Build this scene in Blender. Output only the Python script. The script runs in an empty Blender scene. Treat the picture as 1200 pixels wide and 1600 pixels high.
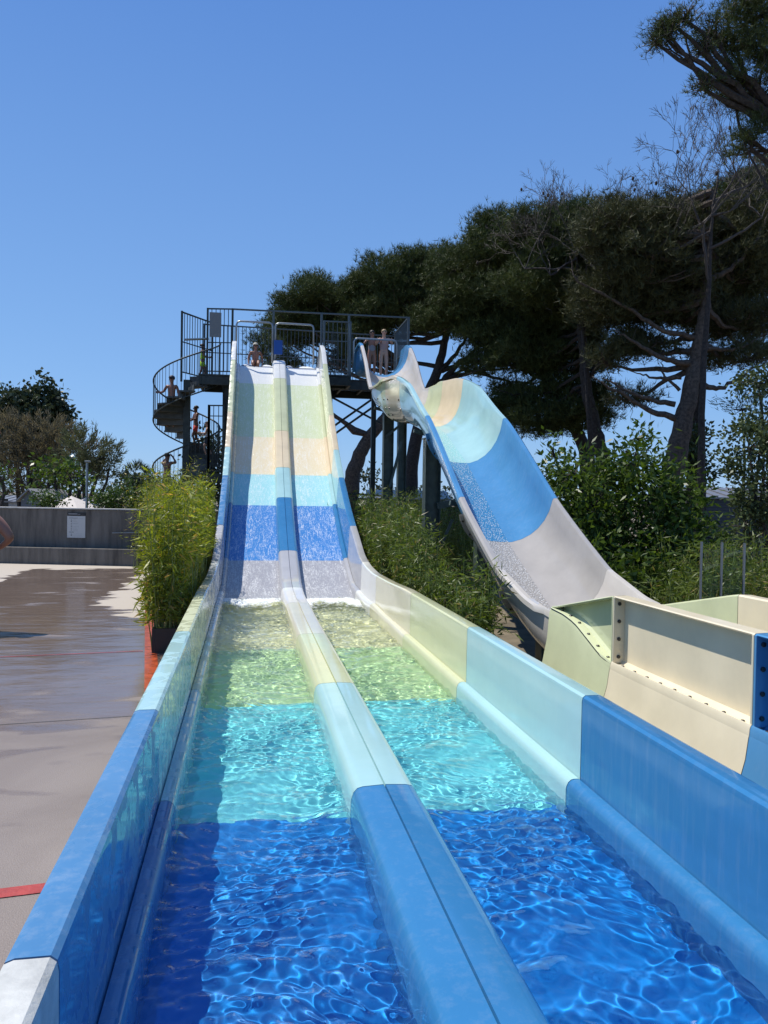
import bpy, bmesh, math, random
import numpy as np
from mathutils import Vector, Matrix
R_ = math.radians
scn = bpy.context.scene
COL = scn.collection

# ------------------------------------------------------------------ camera
CAM = np.array([0.0, 0.0, 1.75])
YAW, PITCH, ROLL = -10.25, -1.1, 0.9
cm = Matrix.Rotation(R_(YAW), 4, 'Z') @ Matrix.Rotation(R_(90 + PITCH), 4, 'X') @ Matrix.Rotation(R_(ROLL), 4, 'Z')
cam_d = bpy.data.cameras.new("camera")
cam_d.sensor_fit = 'VERTICAL'; cam_d.sensor_height = 24.0; cam_d.sensor_width = 18.0; cam_d.lens = 18.0
cam_d.clip_start = 0.05; cam_d.clip_end = 3000
cam = bpy.data.objects.new("camera", cam_d); COL.objects.link(cam)
cam.matrix_world = Matrix.Translation(CAM) @ cm
scn.camera = cam

# ------------------------------------------------------------------ sky, sun, exposure
SUN = Vector((-0.42, 0.30, 1.0)).normalized()
elev = math.asin(SUN.z); azim = math.atan2(SUN.x, SUN.y)
w = bpy.data.worlds.new("World"); scn.world = w; w.use_nodes = True
nt = w.node_tree; nt.nodes.clear()
sky = nt.nodes.new('ShaderNodeTexSky'); sky.sky_type = 'NISHITA'; sky.sun_disc = False
sky.sun_elevation = elev; sky.sun_rotation = azim
sky.air_density = 1.0; sky.dust_density = 0.05; sky.ozone_density = 4.0; sky.altitude = 0
bg = nt.nodes.new('ShaderNodeBackground'); bg.inputs[1].default_value = 0.12
wo = nt.nodes.new('ShaderNodeOutputWorld')
tcw = nt.nodes.new('ShaderNodeTexCoord'); sxw = nt.nodes.new('ShaderNodeSeparateXYZ'); nt.links.new(tcw.outputs['Generated'], sxw.inputs[0])
crw = nt.nodes.new('ShaderNodeValToRGB'); nt.links.new(sxw.outputs[2], crw.inputs[0])
for q, (p_, c_) in enumerate(((0.0, (.250, .470, .800)), (.12, (.200, .410, .790)), (.55, (.090, .242, .650)), (1.0, (.05, .15, .48)))):
    e_ = crw.color_ramp.elements[q] if q < 2 else crw.color_ramp.elements.new(p_)
    e_.position = p_; e_.color = (*c_, 1)
scw = nt.nodes.new('ShaderNodeVectorMath'); scw.operation = 'SCALE'; scw.inputs['Scale'].default_value = 1 / .12; nt.links.new(crw.outputs[0], scw.inputs[0])
mxw = nt.nodes.new('ShaderNodeMix'); mxw.data_type = 'RGBA'; mxw.inputs['Factor'].default_value = .8
nt.links.new(sky.outputs[0], mxw.inputs['A']); nt.links.new(scw.outputs[0], mxw.inputs['B']); nt.links.new(mxw.outputs['Result'], bg.inputs[0]); nt.links.new(bg.outputs[0], wo.inputs[0])
sl = bpy.data.lights.new("sun", 'SUN'); sl.energy = 4.8; sl.angle = R_(0.53); sl.color = (1.0, 0.955, 0.88)
sun = bpy.data.objects.new("sun", sl); COL.objects.link(sun)
sun.rotation_euler = SUN.to_track_quat('Z', 'Y').to_euler()
sun.location = (0, 0, 30)
sl.cycles.is_caustics_light = True
scn.view_settings.view_transform = 'Standard'; scn.view_settings.look = 'None'
scn.view_settings.exposure = 0.12; scn.view_settings.gamma = 1.0
scn.cycles.use_denoising = True
scn.cycles.max_bounces = 8; scn.cycles.transparent_max_bounces = 12
scn.cycles.sample_clamp_indirect = 6.0

# ------------------------------------------------------------------ helpers
_RM = np.array([[cm[i][j] for j in range(3)] for i in range(3)])
def at(u, v, d):                       # pixel of the 1200x1600 photo + distance -> point
    return CAM + (_RM @ np.array([(u - 600) / 1200.0, (800 - v) / 1200.0, -1.0])) * d
def atz(u, v, z):
    r = _RM @ np.array([(u - 600) / 1200.0, (800 - v) / 1200.0, -1.0]); return CAM + r * (z - CAM[2]) / r[2]
rng = np.random.default_rng(7)

def tag(o, label=None, cat=None, group=None, kind=None):
    if label: o['label'] = label
    if cat: o['category'] = cat
    if group: o['group'] = group
    if kind: o['kind'] = kind
    return o
ORG = {}
def thing(name, label, cat, loc=(0, 0, 0), group=None):
    o = bpy.data.objects.new(name, None); COL.objects.link(o); o.location = loc
    o.empty_display_size = 0.2
    ORG[o.name] = Vector(loc)
    return tag(o, label, cat, group)

class MB:
    """collects shapes, builds ONE mesh object"""
    def __init__(s): s.v = []; s.f = []; s.n = 0
    def add(s, V, F):
        V = np.asarray(V, float).reshape(-1, 3); s.v.append(V)
        for f in F: s.f.append(tuple(int(i) + s.n for i in f))
        s.n += len(V); return s
    def box(s, c, d, rz=0, rot=None):
        c = np.array(c, float); h = np.array(d, float) / 2
        V = np.array([[x, y, z] for x in (-1, 1) for y in (-1, 1) for z in (-1, 1)]) * h
        if rz: 
            cs, sn = math.cos(rz), math.sin(rz); V = V @ np.array([[cs, sn, 0], [-sn, cs, 0], [0, 0, 1]])
        if rot is not None: V = V @ np.array(rot.to_3x3()).T
        return s.add(V + c, [(0, 1, 3, 2), (4, 6, 7, 5), (0, 4, 5, 1), (2, 3, 7, 6), (0, 2, 6, 4), (1, 5, 7, 3)])
    def tube(s, pts, r, n=6, cap=True, flat=None):
        P = np.array(pts, float); m = len(P)
        r = np.full(m, r, float) if np.isscalar(r) else np.array(r, float)
        T = np.gradient(P, axis=0); T /= np.linalg.norm(T, axis=1)[:, None] + 1e-9
        up = np.array([0, 0, 1.0]) if abs(T[0][2]) < 0.9 else np.array([1.0, 0, 0])
        A = []
        a = np.cross(T[0], up); a /= np.linalg.norm(a)
        for i in range(m):
            a = a - T[i] * np.dot(a, T[i]); a /= np.linalg.norm(a) + 1e-9
            b = np.cross(T[i], a); A.append((a.copy(), b))
        V = []
        for i in range(m):
            a, b = A[i]
            for k in range(n):
                t = 2 * math.pi * (k + .5) / n; V.append(P[i] + r[i] * (a * math.cos(t) + b * math.sin(t)))
        F = [(i * n + k, i * n + (k + 1) % n, (i + 1) * n + (k + 1) % n, (i + 1) * n + k) for i in range(m - 1) for k in range(n)]
        if cap: F += [tuple(range(n))[::-1], tuple((m - 1) * n + k for k in range(n))]
        return s.add(V, F)
    def bar(s, a, b, w=.04, h=None):       # rectangular bar between two points
        a = np.array(a, float); b = np.array(b, float); h = h or w; t = b - a; L = np.linalg.norm(t); t /= L
        up = np.array([0, 0, 1.0]) if abs(t[2]) < .95 else np.array([0, 1.0, 0])
        x = np.cross(t, up); x /= np.linalg.norm(x); y = np.cross(x, t)
        V = [p + x * sx * w / 2 + y * sy * h / 2 for p in (a, b) for sx, sy in ((-1, -1), (1, -1), (1, 1), (-1, 1))]
        return s.add(V, [(0, 3, 2, 1), (4, 5, 6, 7), (0, 1, 5, 4), (1, 2, 6, 5), (2, 3, 7, 6), (3, 0, 4, 7)])
    def build(s, name, mat, parent=None, root=None, smooth=False, bevel=0, angle=None):
        V = np.concatenate(s.v) if s.v else np.zeros((0, 3))
        r = root or parent
        if r is not None:
            q = r
            while q.parent is not None: q = q.parent
            V = V - np.array(q.location)
        me = bpy.data.meshes.new(name); me.from_pydata([tuple(x) for x in V], [], s.f); me.update()
        if mat: me.materials.append(mat)
        if smooth: me.polygons.foreach_set('use_smooth', [True] * len(me.polygons))
        o = bpy.data.objects.new(name, me); COL.objects.link(o)
        if parent is not None: o.parent = parent
        if bevel:
            b = o.modifiers.new('bevel', 'BEVEL'); b.width = bevel; b.segments = 2; b.limit_method = 'ANGLE'; b.harden_normals = False
        if angle is not None:
            me.set_sharp_from_angle(angle=R_(angle))
        return o

def fast_mesh(name, V, F, mat, parent=None, smooth=False, k=3, col=None):
    """V (n,3), F (m,k) numpy -> mesh object"""
    V = np.asarray(V, np.float32); F = np.asarray(F, np.int32)
    if parent is not None:
        q = parent
        while q.parent is not None: q = q.parent
        V = V - np.array(q.location, dtype=np.float32)
    me = bpy.data.meshes.new(name)
    me.vertices.add(len(V)); me.vertices.foreach_set('co', V.ravel())
    me.loops.add(F.size); me.loops.foreach_set('vertex_index', F.ravel())
    me.polygons.add(len(F)); me.polygons.foreach_set('loop_start', np.arange(0, F.size, k, dtype=np.int32))
    me.polygons.foreach_set('loop_total', np.full(len(F), k, np.int32))
    if smooth: me.polygons.foreach_set('use_smooth', np.ones(len(F), bool))
    me.update(calc_edges=True); me.validate()
    if col is not None:                      # natural leaf-to-leaf variation
        a = me.color_attributes.new('tone', 'FLOAT_COLOR', 'POINT')
        c = np.ones((len(V), 4), np.float32); c[:, :3] = np.asarray(col)[:, None]; a.data.foreach_set('color', c.ravel())
    if mat: me.materials.append(mat)
    o = bpy.data.objects.new(name, me); COL.objects.link(o)
    if parent is not None: o.parent = parent
    return o

# ------------------------------------------------------------------ materials
def newmat(name):
    m = bpy.data.materials.new(name); m.use_nodes = True; n = m.node_tree; n.nodes.clear()
    out = n.nodes.new('ShaderNodeOutputMaterial'); return m, n, out
def N(n, t, **kw):
    x = n.nodes.new(t)
    for k, v in kw.items():
        if k in ('i',):
            for a, b in v.items(): x.inputs[a].default_value = b
        else: setattr(x, k, v)
    return x
def ramp(n, src, stops, mode='LINEAR'):
    r = n.nodes.new('ShaderNodeValToRGB'); r.color_ramp.interpolation = mode
    e = r.color_ramp.elements
    while len(e) < len(stops): e.new(0.5)
    for q, (p, c) in zip(e, stops):
        q.position = p; q.color = (c, c, c, 1) if np.isscalar(c) else (*c, 1)
    n.links.new(src, r.inputs[0]); return r
def simple(name, col, rough=.5, metal=0, spec=.5, noise=0.0, nscale=8, bump=0, bscale=40, coat=0):
    m, n, out = newmat(name)
    p = N(n, 'ShaderNodeBsdfPrincipled'); p.inputs['Roughness'].default_value = rough
    p.inputs['Metallic'].default_value = metal; p.inputs['Specular IOR Level'].default_value = spec
    p.inputs['Coat Weight'].default_value = coat; p.inputs['Coat Roughness'].default_value = .05
    p.inputs['Base Color'].default_value = (*col, 1)
    tc = N(n, 'ShaderNodeTexCoord')
    if noise:
        no = N(n, 'ShaderNodeTexNoise', i={'Scale': nscale, 'Detail': 5})
        n.links.new(tc.outputs['Object'], no.inputs['Vector'])
        r = ramp(n, no.outputs['Fac'], [(.3, tuple(c * (1 - noise) for c in col)), (.7, tuple(min(1, c * (1 + noise)) for c in col))])
        n.links.new(r.outputs[0], p.inputs['Base Color'])
    if bump:
        b = N(n, 'ShaderNodeBump', i={'Strength': bump, 'Distance': .02}); nb = N(n, 'ShaderNodeTexNoise', i={'Scale': bscale, 'Detail': 6})
        n.links.new(tc.outputs['Object'], nb.inputs['Vector']); n.links.new(nb.outputs['Fac'], b.inputs['Height']); n.links.new(b.outputs[0], p.inputs['Normal'])
    n.links.new(p.outputs[0], out.inputs[0]); return m

PAL = dict(blue=(.036, .180, .38), aqua=(.36, .575, .575), sand=(.72, .60, .40), green=(.57, .60, .37),
           white=(.72, .72, .68), grey=(.40, .40, .41), cream=(.70, .62, .44), tan=(.66, .63, .46))
def gel(name, col, wet=.0, rough=.07, wear=.06):
    """glossy gelcoat with dry / wet patches and faint scuffs"""
    m, n, out = newmat(name)
    p = N(n, 'ShaderNodeBsdfPrincipled'); tc = N(n, 'ShaderNodeTexCoord')
    no = N(n, 'ShaderNodeTexNoise', i={'Scale': 2.2, 'Detail': 6, 'Roughness': .6}); n.links.new(tc.outputs['Object'], no.inputs['Vector'])
    r = ramp(n, no.outputs['Fac'], [(.35, tuple(c * (1 - wear) for c in col)), (.65, tuple(min(1, c * (1 + wear) + wear * .1) for c in col))])
    mpd = N(n, 'ShaderNodeMapping'); mpd.inputs['Scale'].default_value = (9, 9, .9); n.links.new(tc.outputs['Object'], mpd.inputs[0])
    nd = N(n, 'ShaderNodeTexNoise', i={'Scale': 2.5, 'Detail': 6, 'Roughness': .65}); n.links.new(mpd.outputs[0], nd.inputs['Vector'])
    rd = ramp(n, nd.outputs['Fac'], [(.48, 0), (.80, .06 + .05 * wet)]); lim = N(n, 'ShaderNodeMix', data_type='RGBA'); lim.inputs['B'].default_value = (.62, .62, .58, 1)
    n.links.new(rd.outputs[0], lim.inputs['Factor']); n.links.new(r.outputs[0], lim.inputs['A']); n.links.new(lim.outputs['Result'], p.inputs['Base Color'])
    n2 = N(n, 'ShaderNodeTexNoise', i={'Scale': 7, 'Detail': 4, 'Distortion': .6}); n.links.new(tc.outputs['Object'], n2.inputs['Vector'])
    r2 = ramp(n, n2.outputs['Fac'], [(.50, rough), (.53, rough + .16 * wet)])
    n.links.new(r2.outputs[0], p.inputs['Roughness'])
    p.inputs['IOR'].default_value = 1.5
    b = N(n, 'ShaderNodeBump', i={'Strength': .12, 'Distance': .004}); n3 = N(n, 'ShaderNodeTexNoise', i={'Scale': 5, 'Detail': 3}); n.links.new(tc.outputs['Object'], n3.inputs['Vector'])
    n.links.new(n3.outputs['Fac'], b.inputs['Height']); n.links.new(b.outputs[0], p.inputs['Normal'])
    n.links.new(p.outputs[0], out.inputs[0]); return m
GEL = {k: gel('gelcoat_' + k, c) for k, c in PAL.items()}
GELR = {k: gel('splashed_gelcoat_' + k, c, wet=.25, rough=.07, wear=.03) for k, c in PAL.items()}
GELW = {k: gel('wet_gelcoat_' + k, tuple(x * .9 + .035 for x in c), wet=1.8, wear=.05) for k, c in PAL.items()}
FLOORP = dict(blue=(.001, .20, .57), aqua=(.18, .65, .68), sand=(.70, .69, .40), green=(.48, .66, .34), white=(.70, .70, .66), grey=(.40, .40, .41))
FL = {k: gel('pool_floor_' + k, c, rough=.35) for k, c in FLOORP.items()}
def lane_mat(name, col):
    """slide bed under a thin sheet of running water, its foam and sun glitter painted as white speckle"""
    m, n, out = newmat(name)
    p = N(n, 'ShaderNodeBsdfPrincipled'); tc = N(n, 'ShaderNodeTexCoord')
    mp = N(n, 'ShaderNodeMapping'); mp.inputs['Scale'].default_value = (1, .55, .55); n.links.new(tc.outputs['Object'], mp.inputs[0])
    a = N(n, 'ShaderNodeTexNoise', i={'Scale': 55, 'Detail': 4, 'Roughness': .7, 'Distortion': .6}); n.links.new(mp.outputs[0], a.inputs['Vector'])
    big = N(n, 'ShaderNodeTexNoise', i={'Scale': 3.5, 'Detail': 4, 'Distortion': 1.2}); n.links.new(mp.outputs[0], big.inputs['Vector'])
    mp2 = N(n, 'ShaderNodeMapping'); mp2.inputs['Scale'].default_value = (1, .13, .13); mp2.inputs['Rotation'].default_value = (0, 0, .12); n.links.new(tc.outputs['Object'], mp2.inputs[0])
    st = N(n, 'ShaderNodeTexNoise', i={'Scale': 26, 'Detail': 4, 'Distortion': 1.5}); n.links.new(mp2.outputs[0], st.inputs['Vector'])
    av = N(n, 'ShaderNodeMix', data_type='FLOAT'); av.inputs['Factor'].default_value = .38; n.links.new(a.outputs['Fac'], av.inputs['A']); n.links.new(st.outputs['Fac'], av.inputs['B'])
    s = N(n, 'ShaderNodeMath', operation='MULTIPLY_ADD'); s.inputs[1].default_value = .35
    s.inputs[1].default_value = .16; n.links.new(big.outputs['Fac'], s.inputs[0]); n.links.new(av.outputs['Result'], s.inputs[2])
    fl = ramp(n, s.outputs[0], [(.575, 0.02), (.70, .66)])  # white flecks: foam streaks together with sun glitter put into the colour
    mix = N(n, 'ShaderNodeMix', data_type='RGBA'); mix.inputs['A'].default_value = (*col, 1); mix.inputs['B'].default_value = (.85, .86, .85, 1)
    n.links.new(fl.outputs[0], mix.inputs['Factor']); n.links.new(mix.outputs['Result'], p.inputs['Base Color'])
    b = N(n, 'ShaderNodeBump', i={'Strength': .55, 'Distance': .012}); n.links.new(s.outputs[0], b.inputs['Height']); n.links.new(b.outputs[0], p.inputs['Normal'])
    p.inputs['Roughness'].default_value = .14; p.inputs['IOR'].default_value = 1.4
    n.links.new(p.outputs[0], out.inputs[0]); return m
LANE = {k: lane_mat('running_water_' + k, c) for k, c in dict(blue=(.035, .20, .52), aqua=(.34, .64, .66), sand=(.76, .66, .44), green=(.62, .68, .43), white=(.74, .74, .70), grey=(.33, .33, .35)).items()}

def water_mat():
    m, n, out = newmat('pool_water')
    p = N(n, 'ShaderNodeBsdfPrincipled'); p.inputs['Base Color'].default_value = (.93, .99, 1, 1)
    p.inputs['Transmission Weight'].default_value = 1; p.inputs['IOR'].default_value = 1.33; p.inputs['Roughness'].default_value = 0
    n.links.new(p.outputs[0], out.inputs[0]); return m
M_WATER = water_mat()
M_BOLT = simple('dark_bolt_steel', (.06, .06, .06), .35, .8)
M_GAP = simple('black_gap_line', (.01, .01, .01), .7)
M_STEEL = simple('green_grey_steel', (.075, .10, .09), .45, .3, noise=.25, bump=.1)
M_DARK = simple('dark_tower_steel', (.035, .045, .042), .5, .3, noise=.3)
M_GALV = simple('galvanised_steel', (.30, .32, .33), .35, .7)

_bolt_me = {}
def bolts_at(parent, pts, ax, r, h=.012, n=8, name='bolt'):
    """each bolt head is an object of its own, sharing one mesh"""
    key = (round(r, 4), h, n)
    if key not in _bolt_me:
        tmp = MB().tube([(0, 0, -h), (0, 0, h * .6), (0, 0, h)], [r, r, r * .72], n).build(name, M_BOLT); _bolt_me[key] = tmp.data; bpy.data.objects.remove(tmp)
    q = parent
    while q.parent is not None: q = q.parent
    for i, p in enumerate(pts):
        a = Vector(ax[i] if np.ndim(ax) > 1 else ax); o = bpy.data.objects.new(name, _bolt_me[key]); COL.objects.link(o); o.parent = parent
        o.location = Vector(p) - q.location; o.rotation_euler = a.to_track_quat('Z', 'Y').to_euler()
# ------------------------------------------------------------------ ground
M_SOIL = simple('dry_garden_soil', (.16, .13, .085), .95, noise=.4, nscale=2, bump=.5, bscale=12)
MB().box((0, 500, -.235), (3000, 3000, .1)).build('ground', M_SOIL)['kind'] = 'structure'
def deck_mat():
    m, n, out = newmat('wet_concrete'); p = N(n, 'ShaderNodeBsdfPrincipled'); tc = N(n, 'ShaderNodeTexCoord')
    L = n.links.new
    sx = N(n, 'ShaderNodeSeparateXYZ'); L(tc.outputs['Object'], sx.inputs[0])
    big = N(n, 'ShaderNodeTexNoise', i={'Scale': .8, 'Detail': 8, 'Roughness': .62, 'Distortion': .8}); L(tc.outputs['Object'], big.inputs['Vector'])
    mp = N(n, 'ShaderNodeMapping'); mp.inputs['Scale'].default_value = (.5, 1.3, 1); L(tc.outputs['Object'], mp.inputs[0])
    med = N(n, 'ShaderNodeTexNoise', i={'Scale': 2.2, 'Detail': 6, 'Distortion': .4}); L(mp.outputs[0], med.inputs['Vector'])
    # drier towards the back wall and next to the planter
    def mr(src, a, b, c=0, d=1):
        q = N(n, 'ShaderNodeMapRange'); L(src, q.inputs[0]); q.inputs[1].default_value = a; q.inputs[2].default_value = b; q.inputs[3].default_value = c; q.inputs[4].default_value = d; return q.outputs[0]
    def mth(op, a, b):
        q = N(n, 'ShaderNodeMath', operation=op)
        for i, s in enumerate((a, b)):
            if isinstance(s, (int, float)): q.inputs[i].default_value = s
            else: L(s, q.inputs[i])
        return q.outputs[0]
    dryY = mr(sx.outputs[1], 17.3, 19.6); dryN = mth('MULTIPLY', mr(sx.outputs[0], -3.0, -1.5), mr(sx.outputs[1], 9.5, 13.0))
    leftd = mth('MULTIPLY', mr(sx.outputs[0], -4.2, -5.2), mr(sx.outputs[1], 13.5, 15.5))
    dry = mth('ADD', mth('MAXIMUM', mth('MAXIMUM', dryY, dryN), leftd), mth('MULTIPLY', mth('SUBTRACT', med.outputs['Fac'], .5), .9))
    drym = ramp(n, dry, [(.50, 0), (.56, 1)])
    puddle = mth('ADD', mr(sx.outputs[1], 4.6, 7.2), mth('MULTIPLY', mth('SUBTRACT', med.outputs['Fac'], .5), 2.6))
    pm = ramp(n, puddle, [(.40, 0), (.75, 1)])
    c1 = ramp(n, big.outputs['Fac'], [(.3, (.195, .155, .128)), (.7, (.270, .222, .186))])
    fine = N(n, 'ShaderNodeTexNoise', i={'Scale': 160, 'Detail': 2}); L(tc.outputs['Object'], fine.inputs['Vector'])
    fr = ramp(n, fine.outputs['Fac'], [(.35, .86), (.65, 1.1)])
    mul = N(n, 'ShaderNodeMix', data_type='RGBA', blend_type='MULTIPLY'); mul.inputs['Factor'].default_value = 1; L(c1.outputs[0], mul.inputs['A']); L(fr.outputs[0], mul.inputs['B'])
    mx = N(n, 'ShaderNodeMix', data_type='RGBA'); L(drym.outputs[0], mx.inputs['Factor']); L(mul.outputs['Result'], mx.inputs['A']); mx.inputs['B'].default_value = (.44, .385, .315, 1)
    dk = N(n, 'ShaderNodeMix', data_type='RGBA', blend_type='MULTIPLY'); L(mth('MULTIPLY', pm.outputs[0], mth('SUBTRACT', 1, drym.outputs[0])), dk.inputs['Factor']); L(mx.outputs['Result'], dk.inputs['A']); dk.inputs['B'].default_value = (.70, .63, .58, 1)
    L(dk.outputs['Result'], p.inputs['Base Color'])
    rw = mth('MULTIPLY', pm.outputs[0], mth('SUBTRACT', 1, drym.outputs[0]))
    rr = mr(rw, 0, 1, .42, .04); rr2 = mth('ADD', rr, mth('MULTIPLY', drym.outputs[0], .4)); L(rr2, p.inputs['Roughness'])
    b = N(n, 'ShaderNodeBump', i={'Distance': .01}); L(mr(rw, 0, 1, .30, .05), b.inputs['Strength']); L(fine.outputs['Fac'], b.inputs['Height'])
    mp2 = N(n, 'ShaderNodeMapping'); mp2.inputs['Scale'].default_value = (.85, 1.9, 1); L(tc.outputs['Object'], mp2.inputs[0])
    wv = N(n, 'ShaderNodeTexNoise', i={'Scale': 2.2, 'Detail': 4}); L(mp2.outputs[0], wv.inputs['Vector'])
    b2 = N(n, 'ShaderNodeBump', i={'Distance': .02}); L(mr(rw, 0, 1, 0, .42), b2.inputs['Strength']); L(wv.outputs['Fac'], b2.inputs['Height']); L(b.outputs[0], b2.inputs['Normal'])
    L(b2.outputs[0], p.inputs['Normal']); n.links.new(p.outputs[0], out.inputs[0]); return m
M_DECK = deck_mat()
MB().box((-12.24, 9.5, -.09), (23.4, 26, .18)).build('pool_deck', M_DECK)['kind'] = 'structure'
# red tile lines and joints of the deck, turned 7 degrees against the slide
A7 = R_(7.0); ux = np.array([math.cos(A7), math.sin(A7)]); uy = np.array([-math.sin(A7), math.cos(A7)])
def tiles(name, p, d, L, w_, mat, label):
    m = MB(); k = .30; n_ = int(L / k); nrm = np.array([-d[1], d[0]])
    for i in range(n_):
        a = p + d * (i * k + .003); b = p + d * ((i + 1) * k - .003)
        m.add([(*a, .004), (*b, .004), (*(b + nrm * w_), .004), (*(a + nrm * w_), .004)], [(0, 1, 2, 3)])
    o = m.build(name, mat); o['kind'] = 'structure'; return o
def tile_mat(wet):
    return simple('red_tile_' + ('wet' if wet else 'dry'), ((.44, .085, .03) if wet else (.36, .05, .035)), .12 if wet else .4, noise=.35, nscale=9, bump=.2, bscale=60)
P0 = atz(245, 1015, 0)[:2]
tiles('red_tile_line', P0 - uy * 3.3 , uy, 11.2, .13, tile_mat(1), '')
P1 = atz(110, 1376, 0)[:2]
tiles('red_tile_line', P1 + ux * .3, -ux, 9, .085, tile_mat(0), '')
P2 = atz(227, 1017, 0)[:2]
tiles('red_tile_line', P2 - ux * .02, -ux, 12, .022, tile_mat(0), '')
M_JOINT = simple('dark_joint', (.07, .06, .05), .8)
P3 = atz(225, 1118, 0)[:2]; m = MB()
a = P3 ; b = P3 - ux * 12; m.add([(*a, .003), (*b, .003), (*(b + uy * .010), .003), (*(a + uy * .010), .003)], [(0, 1, 2, 3)]); m.build('deck_joint', M_JOINT)['kind'] = 'structure'

# concrete wall with bench-like plinth
def wall_mat():
    m, n, out = newmat('stained_concrete'); p = N(n, 'ShaderNodeBsdfPrincipled'); tc = N(n, 'ShaderNodeTexCoord'); L = n.links.new
    mp = N(n, 'ShaderNodeMapping'); mp.inputs['Scale'].default_value = (3.2, 1, .45); L(tc.outputs['Object'], mp.inputs[0])
    a = N(n, 'ShaderNodeTexNoise', i={'Scale': 1.6, 'Detail': 6, 'Roughness': .62}); L(mp.outputs[0], a.inputs['Vector'])
    r = ramp(n, a.outputs['Fac'], [(.28, (.060, .053, .045)), (.5, (.130, .115, .097)), (.75, (.20, .178, .15))]); L(r.outputs[0], p.inputs['Base Color'])
    p.inputs['Roughness'].default_value = .8; f = N(n, 'ShaderNodeTexNoise', i={'Scale': 30, 'Detail': 5}); L(tc.outputs['Object'], f.inputs['Vector'])
    b = N(n, 'ShaderNodeBump', i={'Strength': .3, 'Distance': .01}); L(f.outputs['Fac'], b.inputs['Height']); L(b.outputs[0], p.inputs['Normal']); L(p.outputs[0], out.inputs[0]); return m
M_WALL = wall_mat()
wa = math.atan2(19.14 - 20.01, -2.52 + 5.85)
wl = thing('concrete_wall', 'long stained grey concrete wall with a projecting plinth behind the wet deck', 'wall', (-4, 19.6, 0))
def wbox(s0, s1, y0, y1, z0, z1, name, mat, parent, bevel=.012):
    c = (s0 + s1) / 2; d = np.array([math.cos(wa), math.sin(wa)]); q = np.array([-4.0, 19.55]) + d * c + np.array([-d[1], d[0]]) * (y0 + y1) / 2
    return MB().box((q[0], q[1], (z0 + z1) / 2), (s1 - s0, y1 - y0, z1 - z0), rz=wa).build(name, mat, parent, bevel=bevel)
wbox(-16, 5, .30, .55, 0, 1.33, 'wall_face', M_WALL, wl)
wbox(-16, 5, -.02, .296, 0, .40, 'plinth', M_WALL, wl)
wbox(-16, 5, .27, .58, 1.334, 1.365, 'coping', simple('pale_coping', (.42, .41, .38), .7, noise=.2), wl, bevel=.005)
# notice board with a black header and small print
sg = thing('notice_board', 'white rules board with black header fixed to the concrete wall', 'sign', (-3.9, 19.8, .9))
def wpt(u, v): 
    # point on the wall face seen at a pixel of the photograph
    r = _RM @ np.array([(u - 600) / 1200.0, (800 - v) / 1200.0, -1.0]); d = np.array([math.cos(wa), math.sin(wa)]); nn = np.array([-d[1], d[0]])
    q = np.array([-4.0, 19.55]) + nn * .30; t = np.dot(q - CAM[:2], nn) / np.dot(r[:2], nn); return CAM + r * t
def wplate(u0, v0, u1, v1, off, th, name, mat, parent):
    a = wpt(u0, v0); b = wpt(u1, v1); d = np.array([math.cos(wa), math.sin(wa), 0]); nn = np.array([-d[1], d[0], 0]); c = (a + b) / 2 - nn * (off + th / 2)
    return MB().box(c, (abs(np.dot(b - a, d)), th, abs(a[2] - b[2])), rz=wa).build(name, mat, parent)
M_BOARD = simple('board_white', (.50, .50, .48), .5); M_BLACK = simple('black_print', (.02, .02, .02), .5); M_GREYP = simple('grey_print', (.22, .22, .22), .6)
wplate(105.5, 806, 133.5, 840.5, .003, .012, 'board', M_BOARD, sg)
wplate(106, 800.6, 134, 805.4, .003, .014, 'header', M_BLACK, sg)
hd = MB(); 
wplate(107.5, 801.8, 121.5, 804.0, .0175, .002, 'header_text', M_GREYP, sg); wplate(122, 803.1, 126, 804.2, .0175, .002, 'header_text', M_GREYP, sg)
for (u0, v, u1, mt, h) in ((108.5, 809.4, 122, M_BLACK, .8), (123, 810.4, 130, M_GREYP, .35), (108.5, 831.3, 116, M_BLACK, .8)) + tuple((114.5, vv, uu, M_GREYP, .4) for vv, uu in ((812.5, 120), (814.5, 121), (817.3, 123), (818.4, 122), (822.5, 123.5), (825, 121), (827.3, 122), (829.3, 122))) + tuple((114.5, vv, 129, M_GREYP, .35) for vv in (834, 836, 837.6)) + tuple((111, vv, 113, M_BLACK, .8) for vv in (812.6, 814.6, 817.5, 820.3, 822.6, 825.2, 828, 834.5, 836.5)):
    wplate(u0, v - h / 2, u1, v + h / 2, .0155, .001, 'printed_line', mt, sg)
tb = wbox(0, .1, .25, .3, .9, .92, 'metal_bar', M_GALV, None, 0)
bpy.data.objects.remove(tb)
a = wpt(176, 832.5); b = wpt(225, 832.0); o = MB().tube([a - np.array([0, .05, 0]), b - np.array([0, .05, 0])], .012, 6).build('wall_rail', M_GALV)
tag(o, 'thin pale horizontal metal rail on the concrete wall beside the bamboo', 'rail')
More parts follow.
